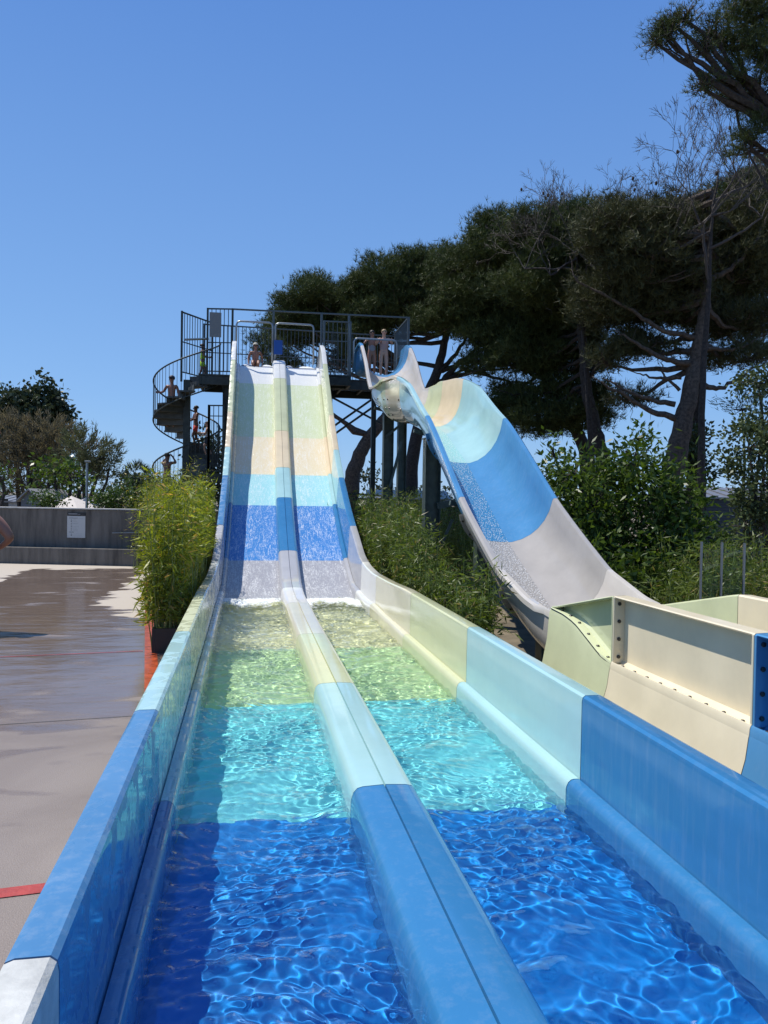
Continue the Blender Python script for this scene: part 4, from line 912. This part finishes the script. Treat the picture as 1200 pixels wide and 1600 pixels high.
bush('ivy_column', 'ivy growing up the slim dark pine trunk', 'ivy', [(1085, 690, 16, 30, 22.5), (1100, 735, 15, 22, 22.5), (1078, 720, 14, 26, 22.5)], M_IVY, 34, (.12, .08), 900)
bush('broadleaf_tree', 'dark dense broadleaf tree standing tallest at the far left', 'tree', [(45, 645, 50, 30, 40), (68, 622, 18, 20, 40), (25, 650, 34, 24, 40), (80, 645, 22, 18, 40), (40, 680, 50, 40, 41), (10, 660, 30, 30, 40), (70, 602, 9, 12, 40)], M_OAK, 41, (.24, .18), 330, trunk=(48, 790, 40))
bush('tamarisk_tree', 'feathery brownish tamarisk tree in front of the dark broadleaf tree', 'tree', [(70, 690, 44, 36, 32), (20, 700, 40, 46, 32), (100, 720, 46, 40, 32), (50, 740, 60, 36, 32)], M_TAM, 42, (.22, .034), 800, trunk=(30, 790, 32), feather=True)
bush('tamarisk_tree', 'wispy grey green tamarisk tree leaning right over the parasols', 'tree', [(135, 705, 36, 26, 30), (160, 715, 26, 20, 30), (120, 740, 40, 24, 30), (170, 735, 16, 18, 30)], M_TAMG, 43, (.22, .032), 620, trunk=(125, 790, 30), feather=True)
bush('fig_tree', 'small pale leaved tree beside the lamp post', 'tree', [(85, 735, 30, 20, 27), (110, 745, 24, 18, 27), (75, 755, 20, 14, 27), (130, 760, 20, 12, 27)], M_SHRUB, 44, (.16, .11), 170, trunk=(100, 790, 27))
bush('clipped_bush', 'rounded clipped green bush right of the lamp post', 'bush', [(165, 782, 20, 18, 24), (190, 780, 26, 22, 24), (215, 785, 20, 18, 24)], M_HEDGE, 45, (.09, .05), 1500, shell=.8)
bush('clipped_bush', 'small clipped green bush in front of the grey shed', 'bush', [(68, 782, 16, 12, 23), (85, 785, 12, 10, 23)], M_HEDGE, 46, (.09, .05), 1500, shell=.8)
bush('shrub', 'bright leafy sprig at the far left edge above the wall', 'shrub', [(4, 750, 12, 16, 22)], M_SHRUB, 47, (.13, .06), 500)
bush('distant_tree', 'low round dark tree under the distant palm', 'tree', [(195, 755, 30, 14, 45), (215, 765, 26, 16, 45), (232, 760, 16, 14, 45)], M_OAK, 48, (.25, .15), 160)
bush('distant_tree', 'bushy dark tree seen through the tower legs', 'tree', [(330, 720, 34, 40, 34), (310, 760, 30, 26, 34), (350, 750, 26, 40, 34)], M_OAK, 49, (.2, .13), 260)
bush('distant_tree', 'small far tree between the tower legs on the right', 'tree', [(575, 745, 14, 12, 50), (610, 768, 20, 10, 50)], M_OAK, 50, (.25, .15), 160)
bush('distant_tree', 'low dark evergreen behind the body slide columns', 'tree', [(650, 820, 30, 40, 22), (600, 850, 50, 40, 22), (700, 830, 50, 50, 22), (780, 850, 60, 50, 22)], M_OAK, 51, (.14, .08), 420)
bush('distant_tree', 'pine sapling branches hanging at the right edge', 'tree', [(1160, 640, 30, 10, 20), (1190, 615, 20, 14, 20)], M_NEEDLE, 52, (.16, .02), 900, feather=True)
# palm
pt = px(214, 770, 48); pt[2] = -.20; pm = thing('palm_tree', 'distant fan palm with a small spiky head', 'palm tree', tuple(pt)); hd_ = px(214, 742, 48)
MB().tube([pt, hd_], .16, 7).build('trunk', M_BARK, pm); r = np.random.default_rng(5); P = []; D = []
for i in range(26):
    d0 = unit(r.normal(size=3) * np.array([1, 1, .6]) + np.array([0, 0, .25])); c = hd_ + d0 * .55
    for k in range(16): P.append(c); D.append(unit(d0 + r.normal(size=3) * .55))
V, F = leaves(np.array(P), np.array(D), .55, .05, r); fast_mesh('fronds', V, F, M_OAK, pm, k=4, col=np.full(len(V), .3))
# ------------------------------------------------------------------ people
def skin_mat(name, col):
    m, n, out = newmat(name); p = N(n, 'ShaderNodeBsdfPrincipled'); p.inputs['Base Color'].default_value = (*col, 1); p.inputs['Roughness'].default_value = .45
    p.inputs['Subsurface Weight'].default_value = .12; p.inputs['Subsurface Radius'].default_value = (.02, .008, .004); n.links.new(p.outputs[0], out.inputs[0]); return m
SKIN = {'light': skin_mat('light_skin', (.55, .31, .21)), 'tan': skin_mat('tanned_skin', (.30, .14, .085)), 'dark': skin_mat('deep_tanned_skin', (.20, .095, .06))}
HAIR = {'brown': simple('brown_hair', (.06, .032, .018), .6), 'dark': simple('dark_hair', (.018, .012, .009), .6), 'fair': simple('fair_hair', (.30, .20, .10), .6)}
JB = dict(pelvis=(0, 0, .53), belly=(0, .004, .60), chest=(0, 0, .72), neck=(0, -.004, .825), jaw=(0, .012, .872), head=(0, .006, .925), crown=(0, 0, .972),
          shL=(-.095, 0, .80), elL=(-.135, -.01, .645), wrL=(-.145, .03, .505), haL=(-.147, .042, .465), shR=(.095, 0, .80), elR=(.135, -.01, .645), wrR=(.145, .03, .505), haR=(.147, .042, .465),
          hiL=(-.05, 0, .50), knL=(-.056, .012, .285), anL=(-.056, -.012, .045), toL=(-.064, .075, .018), hiR=(.05, 0, .50), knR=(.056, .012, .285), anR=(.056, -.012, .045), toR=(.064, .075, .018))
JR = dict(pelvis=(.085, .062), belly=(.075, .055), chest=(.088, .062), neck=(.032, .032), jaw=(.036, .042), head=(.045, .054), crown=(.030, .034), sh=(.034, .034), el=(.023, .023), wr=(.015, .015), ha=(.021, .011),
          hi=(.052, .055), kn=(.031, .033), an=(.020, .022), to=(.020, .012))
JE = [('pelvis', 'belly'), ('belly', 'chest'), ('chest', 'neck'), ('neck', 'jaw'), ('jaw', 'head'), ('head', 'crown')] + [(a + s, b + s) for s in 'LR' for a, b in (('sh', 'el'), ('el', 'wr'), ('wr', 'ha'), ('hi', 'kn'), ('kn', 'an'), ('an', 'to'))] + [('chest', 'shL'), ('chest', 'shR'), ('pelvis', 'hiL'), ('pelvis', 'hiR')]
def skinned(name, J, R, E, mat, parent, root, sub=2):
    ks = [k for k in J if any(k in e for e in E)]; ix = {k: i for i, k in enumerate(ks)}
    me = bpy.data.meshes.new(name); me.from_pydata([tuple(J[k]) for k in ks], [(ix[a], ix[b]) for a, b in E], []); me.update()
    me.materials.append(mat)
    o = bpy.data.objects.new(name, me); COL.objects.link(o); o.parent = parent
    bm = bmesh.new(); bm.from_mesh(me); lay = bm.verts.layers.skin.verify(); bm.verts.ensure_lookup_table()
    for k, i in ix.items(): bm.verts[i][lay].radius = R[k]; bm.verts[i][lay].use_root = (k == root)
    bm.to_mesh(me); bm.free()
    sk = o.modifiers.new('skin', 'SKIN'); sk.use_smooth_shade = True; sk.branch_smoothing = .4
    su = o.modifiers.new('sub', 'SUBSURF'); su.levels = sub; su.render_levels = sub
    return o
def ellipsoid(c, r, n=12, m=8, name='x', mat=None, parent=None, zmin=-1.0):
    V = []; F = []
    for i in range(m + 1):
        z = -math.cos(math.pi * i / m); z = max(z, zmin); q = math.sqrt(max(0, 1 - z * z)) if i not in (0,) or zmin > -1 else 0
        for k in range(n): a = 2 * math.pi * k / n; V.append((c[0] + r[0] * q * math.cos(a), c[1] + r[1] * q * math.sin(a), c[2] + r[2] * z))
    F = [(i * n + k, i * n + (k + 1) % n, (i + 1) * n + (k + 1) % n, (i + 1) * n + k) for i in range(m) for k in range(n)]
    me = bpy.data.meshes.new(name); me.from_pydata(V, [], F); me.materials.append(mat); me.polygons.foreach_set('use_smooth', [True] * len(F))
    o = bpy.data.objects.new(name, me); COL.objects.link(o); o.parent = parent; return o
def person(label, loc, rz, H, skin='tan', hair='brown', pose=None, wear=(), cap=None, long_hair=False, width=1.0, group=None):
    t = thing('person', label, 'person', tuple(loc), group); t.rotation_euler = (0, 0, rz)
    J = {k: np.array(v) for k, v in JB.items()}
    for k, v in (pose or {}).items(): J[k] = np.array(v)
    J = {k: v * H for k, v in J.items()}
    R = {k: tuple(x * H * (width if k in ('pelvis', 'belly', 'chest', 'shL', 'shR', 'hiL', 'hiR', 'elL', 'elR') else 1) for x in JR[k if k in JR else k[:-1]]) for k in J}
    E = list(JE)
    for s in 'LR':                       # five fingers per hand, slightly curled
        w_, h_ = J['wr' + s], J['ha' + s]; d = unit(h_ - w_); sd = np.array([-1.0 if s == 'L' else 1.0, 0, 0]); fw = np.cross(d, sd); fw = unit(fw) if np.linalg.norm(fw) > .1 else np.array([0, 1.0, 0])
        if fw[1] < 0: fw = -fw
        for i, (off, ln) in enumerate(((-.018, .036), (-.006, .044), (.006, .042), (.018, .034))):
            a = 'f%d%s' % (i, s); J[a + 'a'] = h_ + fw * off * H + d * .012 * H; J[a + 'b'] = J[a + 'a'] + (d * .8 - sd * .25) * ln * H * .6; J[a + 'c'] = J[a + 'b'] + (d * .5 - sd * .6) * ln * H * .5
            for q, rr in (('a', .0060), ('b', .0054), ('c', .0044)): R[a + q] = (rr * H, rr * H)
            E += [('ha' + s, a + 'a'), (a + 'a', a + 'b'), (a + 'b', a + 'c')]
        a = 'th' + s; J[a + 'a'] = (w_ + h_) / 2 + fw * .02 * H; J[a + 'b'] = J[a + 'a'] + (d * .6 + fw * .6) * .028 * H
        R[a + 'a'] = (.0072 * H,) * 2; R[a + 'b'] = (.0056 * H,) * 2; E += [('ha' + s, a + 'a'), (a + 'a', a + 'b')]
    skinned('body', J, R, E, SKIN[skin], t, 'pelvis')
    hd = J['head']; cr = J['crown']
    fwd = np.array([0, 1, 0])
    # face: nose, eyes, mouth
    ellipsoid(hd + np.array([0, .056, -.010]) * H, (.008 * H, .012 * H, .014 * H), 8, 6, 'nose', SKIN[skin], t)
    for sx in (-1, 1): ellipsoid(hd + np.array([sx * .018, .050, .006]) * H, (.0075 * H, .005 * H, .004 * H), 8, 6, 'eye', HAIR['dark'], t); ellipsoid(hd + np.array([sx * .048, 0, -.004]) * H, (.006 * H, .011 * H, .017 * H), 8, 6, 'ear', SKIN[skin], t)
    ellipsoid(hd + np.array([0, .050, -.034]) * H, (.014 * H, .005 * H, .0035 * H), 8, 5, 'mouth', M_LIP, t)
    ellipsoid(hd + np.array([0, -.012, .016]) * H, (.054 * H, .060 * H, .050 * H), 14, 10, 'hair', HAIR[hair], t, zmin=-.35)
    if long_hair: ellipsoid(hd + np.array([0, -.040, -.03]) * H, (.048 * H, .030 * H, .085 * H), 12, 8, 'long_hair', HAIR[hair], t)
    if cap:
        c = ellipsoid(hd + np.array([0, -.004, .024]) * H, (.058 * H, .064 * H, .050 * H), 14, 8, 'cap', cap, t, zmin=-.1)
        ellipsoid(hd + np.array([0, .066, .022]) * H, (.042 * H, .040 * H, .006 * H), 12, 6, 'brim', cap, c)
    mid = lambda a, b, f: J[a] * (1 - f) + J[b] * f
    for (kind, mat) in wear:
        if kind == 'shorts':
            JJ = dict(pelvis=J['pelvis'] + np.array([0, 0, .01 * H]), waist=mid('pelvis', 'belly', .75), hiL=J['hiL'], hiR=J['hiR'], eL=mid('hiL', 'knL', .62), eR=mid('hiR', 'knR', .62))
            RR = dict(pelvis=(R['pelvis'][0] * 1.10, R['pelvis'][1] * 1.15), waist=(R['belly'][0] * 1.10, R['belly'][1] * 1.14), hiL=(.062 * H,) * 2, hiR=(.062 * H,) * 2, eL=(.056 * H,) * 2, eR=(.056 * H,) * 2)
            skinned('shorts', JJ, RR, [('pelvis', 'waist'), ('pelvis', 'hiL'), ('pelvis', 'hiR'), ('hiL', 'eL'), ('hiR', 'eR')], mat, t, 'pelvis')
        if kind == 'swimsuit':
            JJ = dict(pelvis=J['pelvis'], belly=J['belly'], chest=J['chest'] - np.array([0, 0, .005 * H])); RR = dict(pelvis=(R['pelvis'][0] * 1.05, R['pelvis'][1] * 1.10), belly=(R['belly'][0] * 1.06, R['belly'][1] * 1.1), chest=(R['chest'][0] * 1.02, R['chest'][1] * 1.1))
            skinned('swimsuit', JJ, RR, [('pelvis', 'belly'), ('belly', 'chest')], mat, t, 'pelvis')
        if kind == 'trunks_bikini':
            JJ = dict(pelvis=J['pelvis'], waist=mid('pelvis', 'belly', .3)); RR = dict(pelvis=(R['pelvis'][0] * 1.06, R['pelvis'][1] * 1.12), waist=(R['pelvis'][0] * 1.03, R['pelvis'][1] * 1.08)); skinned('swim_bottoms', JJ, RR, [('pelvis', 'waist')], mat, t, 'pelvis')
        if kind == 'top':
            JJ = dict(pelvis=mid('pelvis', 'belly', .2), belly=J['belly'], chest=J['chest'], shL=mid('chest', 'shL', .9), shR=mid('chest', 'shR', .9)); RR = dict(pelvis=(R['pelvis'][0] * 1.1, R['pelvis'][1] * 1.2), belly=(R['belly'][0] * 1.12, R['belly'][1] * 1.18), chest=(R['chest'][0] * 1.08, R['chest'][1] * 1.14), shL=(.044 * H,) * 2, shR=(.044 * H,) * 2)
            skinned('swim_top', JJ, RR, [('pelvis', 'belly'), ('belly', 'chest'), ('chest', 'shL'), ('chest', 'shR')], mat, t, 'pelvis')
    return t
M_LIP = simple('lips', (.28, .09, .07), .5)
C_ = lambda n, c: simple(n, c, .65)
K_LIME = C_('lime_fabric', (.42, .70, .03)); K_RED = C_('red_fabric', (.62, .05, .03)); K_BLK = C_('black_fabric', (.02, .02, .022)); K_MAR = C_('maroon_fabric', (.16, .02, .05)); K_GREY = C_('grey_fabric', (.25, .23, .24)); K_WHITE = C_('white_fabric', (.55, .53, .56)); K_NAVY = C_('navy_cap', (.03, .035, .06)); K_PEACH = C_('peach_fabric', (.42, .27, .23))
def step_pt(deg, r_): th = R_(deg); return (SC[0] + r_ * math.cos(th), SC[1] + r_ * math.sin(th), stair_z(th))
# two children waiting at the body slide, hands on the launch bar
PI = math.pi
bar = dict(elL=(-.165, .03, .70), wrL=(-.15, .16, .725), haL=(-.15, .20, .735), elR=(.165, .03, .70), wrR=(.15, .16, .725), haR=(.15, .20, .735))
p = px(581, 585, 22.3)
person('left child of the two at the body slide, long dark hair and grey swimsuit', (p[0], 22.15, PZ), PI + .05, 1.42, 'tan', 'dark', dict(bar, elL=(-.18, .02, .74), anR=(.03, -.03, .045), knR=(.045, .02, .285), toR=(.045, .06, .018)), (('swimsuit', K_GREY),), long_hair=True)
p = px(600, 585, 22.3)
person('right child of the two at the body slide, fair hair and peach top', (p[0], 22.12, PZ), PI - .12, 1.46, 'light', 'fair', dict(bar, elR=(.17, .05, .66)), (('top', K_PEACH), ('trunks_bikini', K_GREY)))
sit = dict(pelvis=(0, 0, .06), belly=(0, .0, .14), chest=(0, .005, .26), neck=(0, 0, .365), jaw=(0, .015, .41), head=(0, .01, .462), crown=(0, .004, .51), shL=(-.095, 0, .34), shR=(.095, 0, .34), elL=(-.15, -.03, .20), elR=(.15, -.03, .20), wrL=(-.15, .04, .08), wrR=(.15, .04, .08), haL=(-.15, .07, .05), haR=(.15, .07, .05),
           hiL=(-.05, .03, .05), hiR=(.05, .03, .05), knL=(-.06, .26, .10), knR=(.06, .26, .10), anL=(-.055, .42, -.03), anR=(.055, .42, -.03), toL=(-.055, .47, .03), toR=(.055, .47, .03))
p = px(399, 560, 22.5)
person('tanned child in a pale cap sitting at the top of the left lane', (p[0], 22.62, 5.44), PI, 1.35, 'tan', 'dark', sit, (), cap=C_('pale_cap', (.5, .46, .36)))
walk = dict(knL=(-.05, .09, .30), anL=(-.05, .03, .10), toL=(-.05, .10, .08), knR=(.05, -.02, .28), anR=(.05, -.12, .07), toR=(.05, -.06, .02), elL=(-.13, .05, .66), wrL=(-.11, .17, .66), haL=(-.11, .21, .67), elR=(.13, .04, .66), wrR=(.11, .15, .62), haR=(.11, .19, .62))
p = px(316, 588, 23.4)
person('child in a lime green top stepping onto the platform from the stairs', (p[0], p[1], PZ), -PI / 2, 1.15, 'dark', 'dark', walk, (('top', K_LIME), ('shorts', K_LIME)))
person('bare chested climber in a navy cap near the top of the spiral stairs', step_pt(147, .55), PI * .9, 1.55, 'tan', 'dark', dict(elR=(.17, .0, .68), wrR=(.22, .08, .66), haR=(.25, .11, .66)), (('shorts', K_BLK),), cap=K_NAVY)
person('climber in red shorts halfway up the spiral stairs', step_pt(62, .5), PI * .62, 1.30, 'dark', 'dark', walk, (('shorts', K_RED),))
person('small child in a white patterned top behind the climber in red shorts', step_pt(18, .62), PI * .5, 1.12, 'light', 'brown', walk, (('top', K_WHITE), ('shorts', K_NAVY)))
person('dark haired bather at the left foot of the spiral stairs, hands raised to the head', step_pt(180 - 0, .55)[:2] + (1.42,), -.6, 1.55, 'dark', 'dark', dict(elL=(-.17, .06, .80), wrL=(-.08, .08, .90), haL=(-.06, .07, .93), elR=(.17, .06, .80), wrR=(.08, .08, .90), haR=(.06, .07, .93)), (('shorts', K_BLK),))
# bather cut off by the left edge of the picture, hand on hip
p = px(-36, 1000, 9.6)
person('tanned bather at the left edge in maroon swimwear, arm bent with hand on hip', (p[0], p[1], 0), .25, 1.76, 'tan', 'dark', dict(shR=(.115, .0, .805), elR=(.215, -.05, .655), wrR=(.125, .03, .575), haR=(.10, .05, .565), shL=(-.115, .0, .805), elL=(-.20, -.05, .66), wrL=(-.12, .04, .575), haL=(-.10, .06, .565), chest=(0, .02, .715), head=(0, .04, .92), jaw=(0, .045, .868), crown=(0, .035, .967), neck=(0, .018, .825)), (('shorts', K_MAR),), width=1.5)
# ------------------------------------------------------------------ things beyond the pool
def solidbox(m, u0, u1, v0, v1, d, depth=2.0):
    a = px(u0, v0, d); b = px(u1, v1, d); c = (a + b) / 2; ang = R_(YAW); w_ = abs(u1 - u0) * d / 1200; h_ = abs(v1 - v0) * d / 1200
    fw = np.array([-math.sin(ang), math.cos(ang), 0]); c = c + fw * depth / 2; m.box(c, (w_, depth, h_), rz=ang); return m
def gable(name, label, cat, u0, u1, veave, vtop, d, depth, wallm, roofm, boards=0, ridge_along=False, over=.12):
    a = px(u0, veave, d); b = px(u1, veave, d); ze = a[2]; zt = px((u0 + u1) / 2, vtop, d)[2]; W = np.linalg.norm(b[:2] - a[:2]); c = (a + b) / 2; ang = math.atan2(b[1] - a[1], b[0] - a[0])
    t = thing(name, label, cat, (c[0], c[1], -.20)); rt = Matrix.Rotation(ang, 3, 'Z')
    P = lambda x, y, z: tuple(np.array(rt @ Vector((x, y, 0))) + np.array([c[0], c[1], z]))
    h = W / 2; m = MB()
    if not ridge_along:
        m.add([P(-h, 0, -.20), P(h, 0, -.20), P(h, 0, ze), P(0, 0, zt), P(-h, 0, ze), P(-h, depth, -.20), P(h, depth, -.20), P(h, depth, ze), P(0, depth, zt), P(-h, depth, ze)],
              [(0, 1, 2, 3, 4), (9, 8, 7, 6, 5), (0, 5, 6, 1), (1, 6, 7, 2), (2, 7, 8, 3), (3, 8, 9, 4), (4, 9, 5, 0)])
        m.build('wall', wallm, t); r_ = MB(); k = .05; o = over; s = (zt - ze) / h
        for sg_ in (-1, 1):
            V = [P(0, -o, zt + .01), P(sg_ * (h + o), -o, ze - s * o + .01), P(sg_ * (h + o), depth + o, ze - s * o + .01), P(0, depth + o, zt + .01)]; V += [(x, y, z + k) for x, y, z in V]
            r_.add(V, [(0, 1, 2, 3), (4, 7, 6, 5), (0, 4, 5, 1), (1, 5, 6, 2), (2, 6, 7, 3), (3, 7, 4, 0)])
        r_.build('roof', roofm, t)
    else:
        m.add([P(-h, 0, -.20), P(h, 0, -.20), P(h, 0, ze), P(-h, 0, ze), P(-h, depth, -.20), P(h, depth, -.20), P(h, depth, ze), P(-h, depth, ze), P(-h, depth / 2, zt), P(h, depth / 2, zt)],
              [(0, 1, 2, 3), (4, 7, 6, 5), (0, 3, 8, 7, 4), (1, 5, 6, 9, 2), (3, 2, 9, 8), (7, 8, 9, 6)])
        m.build('wall', wallm, t); r_ = MB(); k = .06; o = over
        for y0, y1, z0, z1 in ((-o, depth / 2, ze - .03, zt + .01), (depth + o, depth / 2, ze - .03, zt + .01)):
            V = [P(-h - o, y0, z0), P(h + o, y0, z0), P(h + o, y1, z1), P(-h - o, y1, z1)]; V += [(x, y, z + k) for x, y, z in V]
            r_.add(V, [(0, 1, 2, 3), (4, 7, 6, 5), (0, 4, 5, 1), (1, 5, 6, 2), (2, 6, 7, 3), (3, 7, 4, 0)])
        n_ = int(2 * h / .45)
        for i in range(n_ + 1):
            x = -h + 2 * h * i / max(1, n_); r_.bar(P(x, -o, ze + .05), P(x, depth / 2, zt + .09), .03, .03)
        r_.build('roof', roofm, t)
    if boards:
        for i in range(boards):
            z = (ze - .1) * (i + 1) / (boards + 1)
            MB().box((0, 0, 0), (0.01, 0.01, 0.01)) 
        m2 = MB()
        for i in range(boards): z = .5 + (ze - .5) * i / boards; m2.bar(P(-h, -.008, z), P(h, -.008, z), .012, .012)
        m2.build('board_joints', M_DARK, t)
    return t, P, h, ze
def boards_mat(name, col, sc=9):
    m, n, out = newmat(name); p = N(n, 'ShaderNodeBsdfPrincipled'); tc = N(n, 'ShaderNodeTexCoord'); w_ = N(n, 'ShaderNodeTexWave', wave_type='BANDS', bands_direction='Z', i={'Scale': sc, 'Distortion': .3}); n.links.new(tc.outputs['Object'], w_.inputs['Vector'])
    r = ramp(n, w_.outputs['Fac'], [(.05, tuple(c * .55 for c in col)), (.15, col)]); n.links.new(r.outputs[0], p.inputs['Base Color']); p.inputs['Roughness'].default_value = .7; n.links.new(p.outputs[0], out.inputs[0]); return m
M_BOARDS = boards_mat('grey_boards', (.17, .18, .19)); M_ROOFG = simple('grey_metal_roof', (.20, .20, .21), .4, .3, noise=.2); M_CLAD = boards_mat('charcoal_cladding', (.075, .075, .08), 3.2)
M_GLASSD = simple('dark_window_glass', (.02, .025, .03), .08)
gable('shed', 'small grey boarded shed with gabled roof behind the concrete wall', 'shed', 33, 60, 779, 766, 25, 2.5, M_BOARDS, simple('pale_shed_roof', (.34, .33, .31), .6), boards=0)
t, P, h, ze = gable('house', 'long charcoal clad low house with metal roof at the far right', 'house', 1098, 1290, 778, 764, 27, 5, M_CLAD, M_ROOFG, ridge_along=True)
f = MB().box(P(-h + 2.2, -.02, .75), (1.0, .06, .8), rz=R_(YAW)).build('window', simple('window_frame_grey', (.3, .3, .3), .5), t); MB().box(P(-h + 2.2, -.055, .75), (.88, .03, .68), rz=R_(YAW)).build('pane', M_GLASSD, f)
t, P, h, ze = gable('low_building', 'low grey roofed building seen between the tower legs', 'building', 575, 700, 779, 768, 30, 5, M_CLAD, M_ROOFG, ridge_along=True)
MB().box(P(-h + 1.2, -.02, .8), (.8, .05, .9), rz=R_(YAW)).build('window', M_GLASSD, t)
t, P, h, ze = gable('low_building', 'pale low building partly hidden at the far left behind the trees', 'building', -60, 30, 783, 776, 42, 5, simple('pale_render', (.45, .43, .40), .8, noise=.15), M_ROOFG, ridge_along=True)
MB().box(P(h - 1.0, -.02, .9), (.8, .05, .9), rz=R_(YAW)).build('window', M_GLASSD, t)
# parasols
M_CANVAS = simple('pale_canvas', (.62, .56, .50), .8)
def parasol(u, vtop, d, R0, label):
    p = px(u, vtop, d); t = thing('parasol', label, 'parasol', (p[0], p[1], -.20), 'pale parasols behind the concrete wall'); MB().tube([(p[0], p[1], -.20), (p[0], p[1], p[2] - .05)], .03, 8).build('pole', M_GALV, t)
    V = [(p[0], p[1], p[2])]; n_ = 8
    for k in range(n_): a = 6.283 * (k + .5) / n_; V.append((p[0] + R0 * math.cos(a), p[1] + R0 * math.sin(a), p[2] - .42))
    for k in range(n_): a = 6.283 * (k + .5) / n_; V.append((p[0] + R0 * math.cos(a), p[1] + R0 * math.sin(a), p[2] - .58))
    F = [(0, 1 + k, 1 + (k + 1) % n_) for k in range(n_)] + [(1 + k, 9 + k, 9 + (k + 1) % n_, 1 + (k + 1) % n_) for k in range(n_)]
    MB().add(V, F).build('canopy', M_CANVAS, t)
parasol(112, 775, 26, 1.0, 'pale parasol nearer the small clipped bush'); parasol(134, 777, 27, 1.0, 'pale parasol just behind the lamp post')
# lamp post
p = px(136, 722, 24); t = thing('lamp_post', 'thin grey lamp post with a flat square head behind the wall', 'lamp post', (p[0], p[1], -.20))
MB().tube([(p[0], p[1], -.20), (p[0], p[1], p[2] - .03)], [.05, .035], 8).build('post', M_GALV, t); MB().box((p[0] + .02, p[1], p[2] + .02), (.16, .16, .06)).build('lamp_head', simple('lamp_cover', (.34, .34, .30), .6), t, bevel=.01)
# glass wind screen with posts by the right hand planting
def glass_mat():
    m, n, out = newmat('clear_screen_glass'); g = N(n, 'ShaderNodeBsdfGlossy'); g.inputs['Roughness'].default_value = .02; t = N(n, 'ShaderNodeBsdfTransparent'); t.inputs[0].default_value = (.86, .92, .90, 1); fr = N(n, 'ShaderNodeFresnel'); fr.inputs[0].default_value = 1.5
    mx = N(n, 'ShaderNodeMixShader'); n.links.new(fr.outputs[0], mx.inputs[0]); n.links.new(t.outputs[0], mx.inputs[1]); n.links.new(g.outputs[0], mx.inputs[2]); n.links.new(mx.outputs[0], out.inputs[0]); return m
M_GLASS = glass_mat(); a = px(1095, 940, 9.3); sc_ = thing('glass_screen', 'clear glass wind screen with slim grey posts in front of the right hand bamboo', 'glass screen', (a[0], a[1], -.20))
pts_ = [px(u, 900, dd)[:2] for u, dd in ((1062, 9.4), (1095, 9.3), (1127, 9.2), (1162, 9.1))]; zt = px(1127, 850, 9.2)[2]
for q in pts_[1:]: MB().box((q[0], q[1], (zt - .16) / 2), (.022, .022, zt + .20)).build('post', M_GALV, sc_)
for q0, q1 in zip(pts_[1:-1], pts_[2:]):
    ang = math.atan2(q1[1] - q0[1], q1[0] - q0[0]); L_ = np.linalg.norm(q1 - q0) - .06; c = (q0 + q1) / 2; MB().box((c[0], c[1], (zt - .02) / 2), (L_, .008, zt - .1), rz=ang).build('glass_pane', M_GLASS, sc_)
# dark timber fence behind the middle planting
f = thing('timber_fence', 'dark stained timber fence behind the bamboo between the slides', 'fence', (3.0, 21, -.20)); M_TIMB = boards_mat('dark_fence_boards', (.035, .030, .026), 4)
A = px(560, 800, 26)[:2]; B = px(800, 800, 25)[:2]
for i in range(4):
    q0 = A + (B - A) * i / 4; q1 = A + (B - A) * (i + 1) / 4; ang = math.atan2(q1[1] - q0[1], q1[0] - q0[0]); c = (q0 + q1) / 2; MB().box((c[0], c[1], .65), (np.linalg.norm(q1 - q0) - .1, .04, 1.62), rz=ang).build('fence_panel', M_TIMB, f)
    MB().box((q0[0], q0[1], .70), (.09, .09, 1.72)).build('post', M_TIMB, f)
# low hedges and scrub closing the horizon
for i, (u, v, ru, rv, d, lab) in enumerate(((-20, 765, 60, 30, 60, 'distant scrubby tree at the far left beyond the pale building'), (60, 775, 70, 18, 70, 'long distant treeline behind the shed and parasols'), (160, 772, 60, 16, 75, 'distant treeline between lamp post and palm'),
        (270, 772, 50, 18, 60, 'distant trees behind the foot of the spiral staircase'), (560, 780, 40, 14, 60, 'distant scrub left of the curved pine trunk'), (720, 775, 70, 24, 45, 'dark scrub behind the body slide supports'),
        (830, 765, 60, 30, 38, 'dark evergreen scrub behind the loose leafy shoots'), (960, 775, 70, 26, 36, 'dark evergreen scrub behind the lush shrub'), (1110, 772, 60, 10, 60, 'distant treeline over the charcoal house roof'), (1240, 740, 60, 50, 30, 'dark evergreen beyond the ivy covered tree'))):
    bush('distant_tree', lab, 'tree', [(u, v, ru, rv, d), (u + ru * .4, v + 6, ru * .7, rv, d + 1)], M_OAK, 70 + i, (.011 * d * .5, .008 * d * .4), 18000 / d / d * 2.2)
